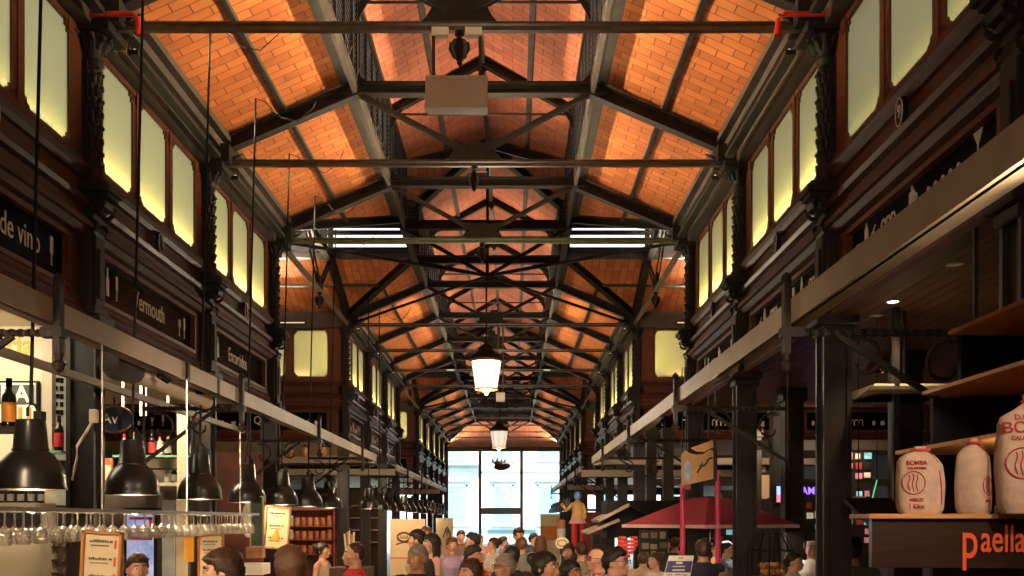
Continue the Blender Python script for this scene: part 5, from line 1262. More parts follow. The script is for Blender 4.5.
# bread cage under the parasol
bread = mat('baked_crust', (0.50, 0.24, 0.07), 0.7, 0, 0.3, 12)
t = thing('wire_rack', 'black wire rack of orange loaves standing past the dark post under the parasol', 'rack', (W(770, 560, 11.5).x, 11.5, 0))
bm = nb()
for k in range(14):
    a = k*2*PI/14; tube(bm, [(0.26*math.cos(a), 0.2*math.sin(a), 0.2), (0.26*math.cos(a), 0.2*math.sin(a), 1.62), (0.16*math.cos(a), 0.12*math.sin(a), 1.80)], 0.006, 5)
for z in (0.2, 0.6, 1.0, 1.3, 1.6): tube(bm, [(0.26*math.cos(i*PI/10), 0.2*math.sin(i*PI/10), z) for i in range(20)], 0.007, 5, True)
obj('wire_frame', bm, BLACK, t)
bm = nb()
for z in (0.2, 1.0, 1.3): lathe(bm, [(0, z), (0.24, z), (0.24, z+0.01), (0, z+0.01)], 20, (0, 0, 0), Matrix.Diagonal((1, 0.77, 1, 1)))
obj('tray', bm, BLACK, t)
lx = W(770, 560, 11.5).x
for i in range(8):
    a = random.uniform(0, 6.28); bm = nb(); tube(bm, [(-0.13, 0, 0), (-0.07, 0, 0.006), (0.06, 0, 0.006), (0.13, 0, 0)], 0.04, 10, radii=[0.018, 0.038, 0.038, 0.018])
    o = obj('bread_loaf', bm, bread, None, True, loc=(lx-0.09+0.06*(i % 4), 11.42+0.09*(i//4 % 2), 1.35 if i < 4 else 1.35), rotz=PI/2+0.1*math.sin(i)); o.location.z = 1.35 if i < 4 else 1.42
    tag(o, 'orange crusted bread loaf lying in the black wire rack', 'bread', 'loaves in the wire rack')
# dark pitched kiosk with board roofs, red heart sign
t = thing('kiosk', 'dark kiosk with overlapping grey board roofs before the crimson parasol', 'kiosk', (0, 0, 0)); Y = 18.0
a, b = W(604, 538, Y), W(652, 507, Y)
bm = nb(); box(bm, (a.x+0.05, Y, a.z), (b.x+0.5, Y+1.2, b.z+0.12)); box(bm, (a.x+0.1, Y+0.02, 0), (a.x+0.2, Y+0.12, a.z)); box(bm, (b.x-0.1, Y+0.02, 0), (b.x, Y+0.12, a.z)); obj('body', bm, BLACK, t)
roofm = mat('weathered_roof_board', (0.26, 0.19, 0.15), 0.7, 0, 0.2, 6, stretch=(1, 6, 1))
bm = nb(); bar(bm, W(586, 533, Y-0.1)+Vector((0, 0.5, 0)), W(618, 520, Y-0.1)+Vector((0, 0.5, 0)), 1.5, 0.05); obj('lower_roof', bm, roofm, t)
bm = nb(); bar(bm, W(597, 521, Y-0.1)+Vector((0, 0.5, 0)), W(628, 505, Y-0.1)+Vector((0, 0.5, 0)), 1.5, 0.05); obj('upper_roof', bm, roofm, t)
bm = nb(); bar(bm, W(628, 505, Y-0.1)+Vector((0, 0.5, 0)), W(660, 521, Y-0.1)+Vector((0, 0.5, 0)), 1.5, 0.05); obj('dark_roof', bm, BLACK, t)
t = thing('heart_sign', 'red slatted heart sign hanging at the dark kiosk above the bearded man', 'sign', W(628, 547, 15.0))
bm = nb()
for i in range(6):
    z = 0.14-i*0.055; w_ = [0.13, 0.16, 0.155, 0.12, 0.08, 0.035][i]
    if i == 0:
        box(bm, (-0.14, -0.015, z-0.02), (-0.03, 0.015, z+0.022)); box(bm, (0.03, -0.015, z-0.02), (0.14, 0.015, z+0.022))
    else: prism(bm, [(-w_, z+0.022), (w_, z+0.022), (w_*0.88, z-0.026), (-w_*0.88, z-0.026)], -0.015, 0.015, XZ)
for x in (-0.06, 0.06): box(bm, (x-0.01, 0.012, -0.11), (x+0.01, 0.03, 0.15))
obj('heart', bm, mat('bright_red_slat', (0.75, 0.05, 0.03), 0.5, 0, 0.1, 6), t)
bm = nb(); tube(bm, [(-0.08, 0, 0.15), (0, 0, 0.36), (0.08, 0, 0.15)], 0.005, 5); obj('cord', bm, BLACK, t)
# far stalls on the umbrella side
t = thing('stall', 'small cream and orange stall far down the hall by the end window', 'stall', (0, 0, 0)); Y = 34.0
a, b = W(540.5, 560, Y), W(560, 514, Y); m_z = W(0, 526, Y).z; o_z = W(0, 540, Y).z
bm = nb(); box(bm, (a.x, Y, m_z), (b.x, Y+0.3, b.z)); obj('header', bm, CREAM, t)
bm = nb(); box(bm, (a.x, Y-0.02, o_z), (b.x, Y+0.3, m_z)); obj('orange_panel', bm, mat('orange_stall_panel', (0.70, 0.24, 0.03), 0.6, 0, 0.1, 5), t)
bm = nb(); box(bm, (a.x, Y, 0), (b.x, Y+0.4, o_z)); obj('counter', bm, CREAM, t)
t = thing('hanging_figure', 'bright carnival figure with blue head and red legs hung far down the umbrella side', 'figure', W(577.5, 515, 26.0))
bm = nb(); ell(bm, (0, 0, 0.50), (0.10, 0.09, 0.12), 12, 8); obj('head', bm, mat('blue_cloth', (0.20, 0.28, 0.75), 0.7, 0, 0.1, 5), t, True)
bm = nb(); lathe(bm, [(0, -0.1), (0.17, -0.1), (0.14, 0.05), (0.13, 0.30), (0.05, 0.38), (0, 0.38)], 14); tube(bm, [(-0.12, 0, 0.3), (-0.3, 0, 0.12), (-0.42, 0, 0.3)], 0.05, 8); tube(bm, [(0.12, 0, 0.3), (0.19, 0, 0.1), (0.17, 0, -0.1)], 0.05, 8); obj('tunic', bm, mat('yellow_cloth', (0.70, 0.45, 0.15), 0.7, 0, 0.15, 5), t, True)
bm = nb(); lathe(bm, [(0.17, -0.1), (0.24, -0.22), (0, -0.22)], 14); obj('skirt', bm, mat('pink_cloth', (0.75, 0.35, 0.45), 0.7, 0, 0.15, 5), t, True)
bm = nb(); tube(bm, [(-0.08, 0, -0.2), (-0.08, 0, -0.95)], 0.075, 8); tube(bm, [(0.1, 0, -0.2), (0.12, 0, -0.95)], 0.05, 8); obj('legs_cloth', bm, redl, t, True)
bm = nb(); tube(bm, [(0, 0, 0.6), (0, 0, 1.6)], 0.006, 5); obj('cord', bm, BLACK, t)
t = thing('barrel_sign', 'round pale oval shop emblem low beside the orange stall', 'sign', W(562, 543, 24.0))
bm = nb(); n = 24; prism(bm, [(0.17*math.cos(2*PI*i/n), 0.14*math.sin(2*PI*i/n)) for i in range(n)], -0.02, 0.02, XZ); obj('face', bm, CREAM, t)
bm = nb(); tube(bm, [(0.11*math.cos(2*PI*i/n), -0.025, 0.07*math.sin(2*PI*i/n)) for i in range(n)], 0.014, 5, True); obj('marking', bm, gold, t)
bm = nb(); box(bm, (-0.02, 0.02, -W(562, 543, 24.0).z), (0.02, 0.06, 0.05)); obj('stand', bm, IRON, t)
for i, (px, py, m, nm) in enumerate(((561.5, 524, mat('terracotta_shade', (0.55, 0.25, 0.10), 0.6, 0, 0.1, 5), 'terracotta'), (561.5, 533, WHITE, 'white'))):
    p = W(px, py, 28.0); bm = nb(); lathe(bm, [(0, -0.14), (0.12, -0.14), (0.13, 0.12), (0, 0.14)], 14); 
    t = thing('hanging_drum_lamp', f'small {nm} drum lamp far beside the orange stall', 'lamp', p); obj('lamp_shade', bm, m, t, True)
    bm = nb(); tube(bm, [(0, 0, 0.13), (0, 0, 1.2)], 0.006, 5); obj('cord', bm, BLACK, t)
panel(582, 512, 600, 600, 27.5, 0.2, mat('dark_red_stall', (0.20, 0.012, 0.015), 0.6, 0, 0.2, 4), 'stall_wall', 'dark red stall side behind the grey board roofs', 'stall')

# deep aisle on the umbrella side: glazed stalls, neon sign, awning
dk = mat('dark_stall_front', (0.018, 0.012, 0.010), 0.5, 0, 0.3, 4)
bm = nb(); a, b = W(612, 600, 33.3), W(700, 478, 33.3)
t = thing('neon_sign', 'purple neon shop name on black between the dark posts', 'sign', W(808, 491, 17.0))
bm = nb(); box(bm, (-0.42, 0.02, -0.16), (0.42, 0.08, 0.16)); obj('backing', bm, BLACK, t)
text('neon_letter', 'JAMES', 0.17, mat('purple_neon', (0.3, 0.2, 0.9), 0.3, 0, 0.02, 3, emit=(0.22, 0.10, 1.0), estr=1.4), basis((1, 0, 0), (0, 0, 1), (0.06, 0.0, 0)), t, 0.006, 'CENTER', 0.95, 0.003)
bm = nb(); tube(bm, [(-0.35, 0.05, 0.16), (-0.35, 0.05, 3.79-W(808, 491, 17.0).z)], 0.01, 5); tube(bm, [(0.35, 0.05, 0.16), (0.35, 0.05, 3.79-W(808, 491, 17.0).z)], 0.01, 5); obj('hanger', bm, IRON2, t)
glow_mat = lambda nm, c, e, s: mat(nm, c, 0.4, 0, 0.7, 7, emit=e, estr=s)
def poster_wall(px0, py0, px1, py1, Y, label, cols, lit=0.6, seed=1):
    t = thing('lit_stall_front', label, 'stall', (0, 0, 0)); rng = random.Random(seed)
    a, b = W(px0, py1, Y), W(px1, py0, Y)
    bm = nb(); box(bm, (a.x, Y, 0), (b.x, Y+0.08, b.z)); obj('back', bm, dk, t)
    nx = max(2, int((px1-px0)/8)); nz_ = max(2, int((py1-py0)/9)); buckets = {}
    for i in range(nx):
        for j in range(nz_):
            if rng.random() < 0.22: continue
            k = rng.randrange(len(cols)); w_ = (b.x-a.x)/nx; h_ = (b.z-a.z)/nz_
            x0 = a.x+w_*i+w_*rng.uniform(0.05, 0.2); z0 = a.z+h_*j+h_*rng.uniform(0.05, 0.25)
            bm = nb(); box(bm, (x0, Y-0.03, z0), (x0+w_*rng.uniform(0.5, 0.8), Y+0.01, z0+h_*rng.uniform(0.5, 0.75)))
            obj('product_panel', bm, cols[k], t, bevel=0.004)
    return t
C1 = [glow_mat('cyan_glow_pack', (0.25, 0.55, 0.6), (0.2, 0.6, 0.7), 0.35), glow_mat('pink_glow_pack', (0.6, 0.25, 0.28), (0.6, 0.2, 0.25), 0.25), glow_mat('cream_glow_pack', (0.6, 0.5, 0.38), (0.7, 0.6, 0.45), 0.3), dk, mat('dull_red_pack', (0.4, 0.06, 0.05), 0.5, 0, 0.2, 5)]  # cyan, pink and cream packets glow themselves in place of stall lighting
poster_wall(797, 500, 822, 560, 19.0, 'stall shelf of glowing cyan and pink packets under the purple neon sign', C1, seed=2)
poster_wall(846, 452, 872, 545, 15.5, 'stall front of glowing pale posters between the thick dark post and the awning', C1, seed=5)
poster_wall(760, 455, 786, 500, 22.0, 'tan lit stall wall seen above the tip of the parasol', [mat('tan_pack', (0.45, 0.30, 0.17), 0.6, 0, 0.1, 3), mat('tan_pack_pale', (0.52, 0.40, 0.26), 0.6, 0, 0.15, 3)], seed=9)
panel(750, 475, 776, 498, 21.0, 0.05, mat('tan_screen', (0.42, 0.27, 0.15), 0.6, 0, 0.06, 3), 'blind', 'plain tan blind behind the wrought iron scrolls', 'blind')
poster_wall(715, 490, 744, 545, 17.0, 'stall shelves of glowing packets below the parasol, magenta post before them', C1+[mat('green_pack', (0.05, 0.35, 0.1), 0.5, 0, 0.2, 4)], seed=11)
poster_wall(592, 534, 606, 575, 21.0, 'pale white and black poster rack beside the bald man', [mat('poster_white', (0.55, 0.52, 0.48), 0.6, 0, 0.2, 8), dk], seed=13)
poster_wall(640, 530, 668, 560, 16.5, 'dim stall interior with pale lamps behind the woman in white', [mat('sage_wall', (0.30, 0.30, 0.20), 0.6, 0, 0.1, 4), mat('sage_wall_dark', (0.16, 0.15, 0.10), 0.6, 0, 0.2, 4)], seed=17)
t = thing('awning', 'small black awning hood behind the kiosk board', 'awning', (0, 0, 0)); Y = 8.6
a, b = W(848, 526, Y), W(900, 500, Y)
bm = nb(); prism(bm, [(Y-0.5, a.z), (Y-0.5, a.z+0.03), (Y+0.1, b.z+0.02), (Y+0.1, b.z-0.02)], a.x, b.x, YZ); obj('hood', bm, BLACK, t)
bm = nb()
k = a.x
while k < b.x-0.03: box(bm, (k, Y-0.51, a.z-0.035), (k+0.04, Y-0.49, a.z+0.01)); k += 0.05
obj('fringe', bm, BLACK, t)
bm = nb(); box(bm, (b.x-0.05, Y, 0), (b.x, Y+0.06, 3.79)); obj('support', bm, IRON2, t)
t = thing('hanging_sign', 'little cream rectangular sign above the black awning hood', 'sign', W(859, 500, 9.5))
bm = nb(); box(bm, (-0.065, 0, -0.035), (0.065, 0.02, 0.035)); obj('face', bm, CREAM, t)
bm = nb(); box(bm, (-0.05, -0.004, -0.015), (-0.03, 0.0, 0.018)); box(bm, (-0.022, -0.004, -0.015), (-0.005, 0.0, 0.018)); box(bm, (0.005, -0.004, -0.015), (0.015, 0.0, 0.018)); box(bm, (0.03, -0.004, -0.02), (0.055, 0.0, 0.02)); obj('marking', bm, BLACK, t)
bm = nb(); tube(bm, [(0, 0.01, 0.035), (0, 0.01, 3.79-W(859, 500, 9.5).z)], 0.006, 5); obj('cord', bm, BLACK, t)
t = thing('tube_light', 'thin slanting green tube light above the black awning hood', 'lamp', (0, 0, 0))
bm = nb(); tube(bm, [W(877, 480, 9.0), W(877, 480, 9.0)+Vector((0, 0, 3.79-W(877, 480, 9.0).z))], 0.003, 5); obj('wire', bm, BLACK, t)
bm = nb(); tube(bm, [W(871, 504, 9.0), W(877, 480, 9.0)], 0.006, 5); (obj('glass_tube', bm, mat('green_neon_tube', (0.2, 0.6, 0.3), 0.3, 0, 0.02, 3, emit=(0.15, 0.6, 0.3), estr=0.6), t))
p = W(779, 487, 15.86)
t = thing('slim_screen', 'slim glowing blue and pink screen on a dark post', 'screen', (p.x-0.03, 15.85, p.z))
bm = nb(); box(bm, (-0.02, 0, -0.25), (0.09, 0.04, 0.02)); obj('case', bm, BLACK, t)
bm = nb(); box(bm, (-0.01, -0.006, -0.12), (0.08, 0.0, 0.01)); obj('blue_glow', bm, mat('blue_screen', (0.2, 0.3, 0.9), 0.3, 0, 0.1, 3, emit=(0.2, 0.3, 1), estr=1.4), t)
bm = nb(); box(bm, (-0.01, -0.006, -0.24), (0.08, 0.0, -0.12)); obj('pink_glow', bm, mat('pink_screen', (0.8, 0.2, 0.3), 0.3, 0, 0.1, 3, emit=(1, 0.2, 0.35), estr=0.7), t)
for i, (px, Y, w_) in enumerate(((777, 16.0, 0.10), (792, 14.0, 0.13), (651, 20.0, 0.1), (668, 20.0, 0.1), (905, 11.0, 0.14), (755, 20.0, 0.11))):
    p = W(px, 500, Y); bm = nb(); box(bm, (p.x-w_, Y-w_, 0), (p.x+w_, Y+w_, 3.79)); box(bm, (p.x-w_*1.4, Y-w_*1.4, 0), (p.x+w_*1.4, Y+w_*1.4, 0.25)); box(bm, (p.x-w_*1.3, Y-w_*1.3, 3.6), (p.x+w_*1.3, Y+w_*1.3, 3.79))
    tag(obj('aisle_post', bm, IRON, None, False, 0.01), ['dark square aisle post beside the slim screen', 'thick dark aisle post past the tip of the parasol', 'dark aisle post beyond the hanging tan sign', 'dark aisle post behind the magenta stall posts', 'broad dark aisle post behind the kiosk shelves', 'dark aisle post behind the wrought iron scrolls'][i], 'post', 'aisle posts')
# cross rails seen between the posts
for i, (y, z, x0, x1) in enumerate(((16.2, 3.08, 2.9, 6.2), (23.2, 3.45, 2.9, 9.6), (23.4, 2.75, 2.9, 9.6))):
    bm = nb(); box(bm, (x0, y-0.04, z), (x1, y+0.04, z+0.14)); box(bm, (x0, y-0.06, z+0.14), (x1, y+0.06, z+0.16)); tag(obj('cross_rail', bm, GREYP), ['grey cross rail behind the wrought iron scrolls', 'upper grey cross rail under the far transept fascia', 'lower grey cross rail under the far transept fascia'][i], 'rail', 'grey cross rails')
# cream stalls along the lamp row far down
t = thing('stall_board', 'tall cream stall board with a brown oval face emblem under the far lamps', 'board', (0, 0, 0)); Y = 29.5
a, b = W(390, 575, Y), W(425, 519, Y)
bm = nb(); box(bm, (a.x, Y, 0.3), (b.x, Y+0.08, b.z)); obj('board', bm, mat('warm_cream_board', (0.66, 0.50, 0.30), 0.6, 0, 0.05, 2), t)
bm = nb(); c = W(404, 537, Y); n = 24
tube(bm, [(c.x+0.19*math.cos(2*PI*i/n), Y-0.01, c.z+0.13*math.sin(2*PI*i/n)) for i in range(n)], 0.03, 5, True)
for dx in (-0.09, 0, 0.09): tube(bm, [(c.x+dx-0.03, Y-0.01, c.z-0.05), (c.x+dx, Y-0.01, c.z+0.06), (c.x+dx+0.03, Y-0.01, c.z-0.05)], 0.016, 5)
tube(bm, [(c.x-0.24, Y-0.01, c.z-0.22), (c.x, Y-0.01, c.z-0.15), (c.x+0.2, Y-0.01, c.z-0.17)], 0.018, 5)
obj('emblem', bm, mat('brown_ink', (0.16, 0.08, 0.04), 0.8, 0, 0.1, 5), t)
bm = nb(); box(bm, (a.x, Y-0.006, W(0, 558.5, Y).z), (b.x, Y, W(0, 557.5, Y).z)); obj('red_line', bm, redl, t)
t = thing('stall_board', 'cream stall board with a spiky black drawing near the end window', 'board', (0, 0, 0)); Y = 36.0
a, b = W(436, 560, Y), W(453, 518, Y)
bm = nb(); box(bm, (a.x, Y, 0.3), (b.x, Y+0.08, b.z)); obj('board', bm, CREAM, t)
c = W(447, 532, Y); bm = nb(); tube(bm, [(c.x-0.14, Y-0.01, c.z-0.2), (c.x-0.04, Y-0.01, c.z+0.1), (c.x, Y-0.01, c.z+0.2), (c.x+0.05, Y-0.01, c.z+0.08), (c.x+0.14, Y-0.01, c.z-0.2)], 0.018, 5); tube(bm, [(c.x-0.08, Y-0.01, c.z), (c.x+0.08, Y-0.01, c.z)], 0.015, 5); tube(bm, [(c.x, Y-0.01, c.z+0.1), (c.x, Y-0.01, c.z-0.16)], 0.015, 5); obj('drawing', bm, BLACK, t)
t = thing('stick_holder', 'bundle of pale bread sticks standing behind the man in red', 'bread sticks', (W(350, 545, 12.5).x, 12.5, W(350, 545, 12.5).z))
for i in range(5):
    bm = nb(); tube(bm, [(0.02*i-0.04, 0, -0.15), (0.03*i-0.07, 0.02*(i % 2), 0.14+0.02*(i % 3))], 0.012, 7); obj('bread_stick', bm, bread if i % 2 else CREAM, t)
bm = nb(); lathe(bm, [(0.06, -0.28), (0.075, -0.12), (0.07, -0.12), (0, -0.26)], 14); obj('holder', bm, IRON2, t)
bm = nb(); box(bm, (W(340, 0, 12.5).x-0.1, 12.3, 0), (W(362, 0, 12.5).x+0.1, 12.9, W(0, 545, 12.5).z-0.28)); tag(obj('bar_counter', bm, WOOD), 'dark bar counter carrying the bread sticks', 'counter')
# stall interior lights
area('stall_light', (-5.2, 8.6, 3.7), 2.0, 0.8, 34, (1.0, 0.86, 0.62), (0, 0.3, -1))
area('stall_light', (-4.6, 11.6, 3.7), 1.6, 0.5, 62, (1.0, 0.78, 0.5), (0, 0.3, -1))
area('stall_light', (-4.6, 21.6, 2.9), 1.4, 0.3, 16, (1.0, 0.72, 0.42), (0, 0.7, -0.8))
area('stall_light', (-3.4, 27.5, 3.0), 1.5, 0.5, 40, (1.0, 0.74, 0.45), (0, 0.8, -0.8))
area('stall_light', (4.9, 15.0, 3.6), 1.6, 0.6, 22, (1.0, 0.76, 0.5), (0, 0.4, -1))
area('stall_light', (5.0, 19.5, 3.6), 1.6, 0.6, 40, (1.0, 0.78, 0.55), (0, 0.5, -1))

# fill spotlights added on the gantry beams to brighten the crowd and stalls
def fill_spot(x, y, aim, power, label, col=(1, 0.72, 0.46), size=1.25):
    d = (Vector(aim)-Vector((x, y, 3.13))).normalized()
    t = thing('fill_spotlight', label, 'spotlight', (x, y, 3.13), 0, 'added fill spotlights')
    bm = nb(); tube(bm, [d*-0.05, d*0.05, d*0.06], 0.03, 12, radii=[0.020, 0.026, 0.028]); obj('housing', bm, BLACK, t, True)
    bm = nb(); bar(bm, (0, 0, 0.02), (0, 0, 0.075), 0.02, 0.02, (0, 1, 0)); obj('bracket', bm, BLACK, t)
    l = bpy.data.lights.new('fill_spot_light', 'SPOT'); l.energy = power; l.color = col; l.spot_size = size; l.spot_blend = 0.7; l.shadow_soft_size = 0.06
    o = bpy.data.objects.new('fill_spot_light', l); COL.objects.link(o); o.location = Vector((x, y, 3.13))+d*0.09; o.rotation_euler = d.to_track_quat('-Z', 'Y').to_euler()
for s, x in ((-1, XL-0.05), (1, XR+0.05)):
    for i, (y, dy) in enumerate(((1.6, 4.6), (3.2, 5.6), (8.3, 4.5), (11.7, 5), (15.7, 5), (19.8, 5))):
        fill_spot(x, y, (XC+s*0.5+(0.4 if s < 0 else -0.2), y+dy, 1.6), 150, f'added black fill spotlight under the {"lamp-row" if s<0 else "parasol"} gantry beam, {ORD[i]} from the camera')
fill_spot(XR, 3.0, (2.3, 4.1, 2.1), 2.6, 'added black fill spotlight over the rice sacks', size=1.4)
fill_spot(XR, 7.6, (2.9, 13.9, 2.0), 60, 'added black fill spotlight aimed at the crimson parasol', size=0.6)
fill_spot(XL, 4.6, (-4.6, 9.5, 2.6), 80, 'added black fill spotlight aimed at the cream partition', size=1.3)
# dark stalls closing the lamp-row aisle far down
for i, (x0, x1, y, h) in enumerate(((-10.0, -7.3, 44.0, 3.3), (-7.0, -5.6, 38.0, 3.1), (-5.3, -4.3, 33.0, 2.9), (6.0, 9.5, 40.0, 2.9))):
    t = thing('stall', ['wide dark stall back at the far end of the lamp-row aisle', 'dark stall back halfway down the lamp-row aisle', 'narrow dark stall back beside the tall cream stall board', 'dark stall back far down the parasol aisle'][i], 'stall', (0, y, 0))
    bm = nb(); box(bm, (x0, 0, 0), (x1, 0.1, h)); obj('back', bm, wood_mat('stall_brown', (0.05, 0.022, 0.014), (0.10, 0.05, 0.03), 0.6, 0), t)
    for z in (1.2, 1.6, 2.0, 2.4):
        bm = nb(); box(bm, (x0+0.05, -0.3, z), (x1-0.05, 0, z+0.04)); obj('shelf', bm, CREAMP, t)

fill_spot(XR+0.55, 2.8, (XL, 9.0, 2.97), 1100, 'added black fill spotlight turned towards the awning cassette', size=0.42)  # added fill for the awning cassette, next one for the opposite beam
fill_spot(XL, 4.0, (XR, 8.2, 3.2), 110, 'added black fill spotlight turned towards the gantry beam opposite', size=1.0)
t = thing('fill_strip', 'added fill strip lamp lying behind the rice sacks on the kiosk board', 'lamp', (1.95, 4.18, zt_))  # added out of sight to brighten the shelf undersides
bm = nb(); box(bm, (0, -0.02, 0.0), (0.6, 0.02, 0.02)); obj('housing', bm, BLACK, t)
area('fill_strip_glow', (2.25, 4.22, zt_+0.03), 0.6, 0.03, 3.0, (1, 0.74, 0.46), (-0.1, -0.12, 1), PI, (1, 0, 0))
# ------------------------------------------------------------------ people
def loft(bm, rings, seg=18):
    """rings: (cx, cy, z, rx, ry)"""
    R = []
    for cx, cy, z, rx, ry in rings:
        R.append([bm.verts.new((cx+rx*math.cos(2*PI*k/seg), cy+ry*math.sin(2*PI*k/seg), z)) for k in range(seg)])
    for A, B2 in zip(R, R[1:]):
        for k in range(seg): bm.faces.new((A[k], A[(k+1) % seg], B2[(k+1) % seg], B2[k]))
    bm.faces.new(list(reversed(R[0]))); bm.faces.new(R[-1])
def limb(bm, pts, radii, seg=12):
    tube(bm, pts, 0, seg, radii=radii)
    for p, r in zip(pts, radii): ell(bm, p, (r, r, r), 10, 7)
def remesh(name, bm, voxel, smooth_it=2):
    bmesh.ops.recalc_face_normals(bm, faces=bm.faces[:])
    me = bpy.data.meshes.new('tmp'); bm.to_mesh(me); bm.free()
    o = bpy.data.objects.new('tmp', me); COL.objects.link(o)
    m = o.modifiers.new('r', 'REMESH'); m.mode = 'VOXEL'; m.voxel_size = voxel; m.use_smooth_shade = True
    s = o.modifiers.new('s', 'SMOOTH'); s.iterations = smooth_it; s.factor = 0.5
    dg = bpy.context.evaluated_depsgraph_get(); out = bpy.data.meshes.new_from_object(o.evaluated_get(dg))
    bpy.data.objects.remove(o); bpy.data.meshes.remove(me); out.name = name
    for p in out.polygons: p.use_smooth = True
    return out
SKIN = mat('skin', (0.58, 0.31, 0.20), 0.5, 0, 0.06, 8)
SKIN2 = mat('tanned_skin', (0.46, 0.22, 0.13), 0.5, 0, 0.06, 8)
# poses: (elbow, wrist) per side; x mirrored
POSE = {
    'down': (((0.245, 0.03, 1.12), (0.255, -0.07, 0.885)), ((-0.245, 0.03, 1.12), (-0.255, -0.06, 0.885))),
    'hold': (((0.235, -0.02, 1.12), (0.10, -0.25, 1.16)), ((-0.245, 0.03, 1.12), (-0.24, -0.12, 0.90))),
    'both': (((0.24, -0.03, 1.13), (0.09, -0.27, 1.20)), ((-0.24, -0.03, 1.13), (-0.10, -0.26, 1.14))),
}
def hand(bm, w, d, side):
    """palm, four fingers and thumb at wrist w, pointing along d, slightly curled."""
    w = Vector(w); d = Vector(d).normalized()
    n = Vector((0, -1, 0)) if abs(d.z) > 0.6 else Vector((0, 0, -1)); n = (n-d*n.dot(d)).normalized()
    s = d.cross(n).normalized()
    # palm narrow direction is n-ish sideways to the body: spread of fingers along n
    for j in range(4):
        off = n*(0.027-0.018*j)
        limb(bm, [w, w+d*0.04+off, w+d*0.085+off], [0.022, 0.016, 0.014], 8)
    ln = (0.068, 0.078, 0.072, 0.055)
    curl = -s*side
    for j in range(4):
        b = w+d*0.088+n*(0.031-0.0205*j)
        p1 = b+d*ln[j]*0.5+curl*0.008; p2 = p1+(d*0.75+curl*0.65)*ln[j]*0.35; p3 = p2+(d*0.45+curl*0.85)*ln[j]*0.28
        limb(bm, [b, p1, p2, p3], [0.0095, 0.009, 0.0085, 0.0075], 8)
    b = w+d*0.03+n*0.03
    limb(bm, [b, b+(d*0.6+n*0.75+curl*0.3)*0.035, b+(d*0.95+n*0.7+curl*0.6)*0.058], [0.013, 0.011, 0.009], 8)
def body_mesh(fem, pose):
    k = 0.93 if fem else 1.0
    bm = nb()
    if fem: T = [(0, 0, .80, .15, .10), (0, 0, .88, .172, .12), (0, 0.005, .95, .165, .115), (0, 0, 1.06, .122, .09), (0, -.005, 1.16, .128, .095), (0, -.025, 1.26, .145, .118), (0, -.01, 1.34, .148, .10), (0, 0.0, 1.41, .145, .08), (0, .012, 1.445, .085, .062), (0, .012, 1.48, .052, .05), (0, .005, 1.57, .047, .048)]
    else: T = [(0, 0, .80, .15, .10), (0, 0, .88, .165, .12), (0, 0, .96, .165, .12), (0, 0, 1.06, .155, .108), (0, 0, 1.17, .162, .112), (0, -.012, 1.28, .178, .122), (0, 0, 1.36, .18, .11), (0, .005, 1.42, .155, .085), (0, .014, 1.455, .09, .066), (0, .014, 1.485, .062, .058), (0, .006, 1.58, .056, .057)]
    loft(bm, T)
    sh = 0.172 if fem else 0.195
    for side, (e, w) in zip((1, -1), POSE[pose]):
        e, w = Vector(e), Vector(w); e.x *= k; w.x *= k
        limb(bm, [(side*(sh-0.03), 0.005, 1.405), (side*sh, 0.01, 1.385), e, e+(w-e)*0.35, w], [0.05, 0.052*k, 0.038*k, 0.038*k, 0.026*k])
        hand(bm, w, w-e, side)
        hx = side*0.09
        limb(bm, [(hx, 0, .90), (hx*1.05, 0, .80), (hx*1.1, -0.01, .48), (hx*1.12, 0.015, .34), (hx*1.15, 0.015, .09)], [.078, .085, .052, .055, .036])
        limb(bm, [(hx*1.15, 0.03, .045), (hx*1.25, -0.08, .035), (hx*1.35, -0.17, .028)], [.04, .036, .028])
    for v in bm.verts: v.co.z *= 1.026
    # head: skull, jaw, nose, brow, ears, lips
    ell(bm, (0, 0.012, 1.650), (.075, .094, .098), 22, 16); ell(bm, (0, -.030, 1.588), (.056, .062, .060), 18, 12); ell(bm, (0, -.068, 1.556), (.026, .026, .022), 12, 8)
    ell(bm, (0, -.055, 1.63), (.062, .04, .05), 14, 10)
    loft(bm, [(0, -.098, 1.592, .019, .012), (0, -.102, 1.602, .017, .016), (0, -.094, 1.625, .011, .014), (0, -.082, 1.655, .010, .010)], 10)
    for side in (-1, 1):
        ell(bm, (side*.030, -.078, 1.664), (.028, .012, .010), 10, 8)
        ell(bm, (side*.046, -.060, 1.612), (.024, .026, .024), 10, 8)
        ell(bm, (side*.076, .012, 1.628), (.010, .020, .032), 10, 8)
    ell(bm, (0, -.090, 1.574), (.024, .012, .006), 10, 6); ell(bm, (0, -.088, 1.565), (.020, .012, .006), 10, 6)
    return remesh('person', bm, 0.0075, 2)
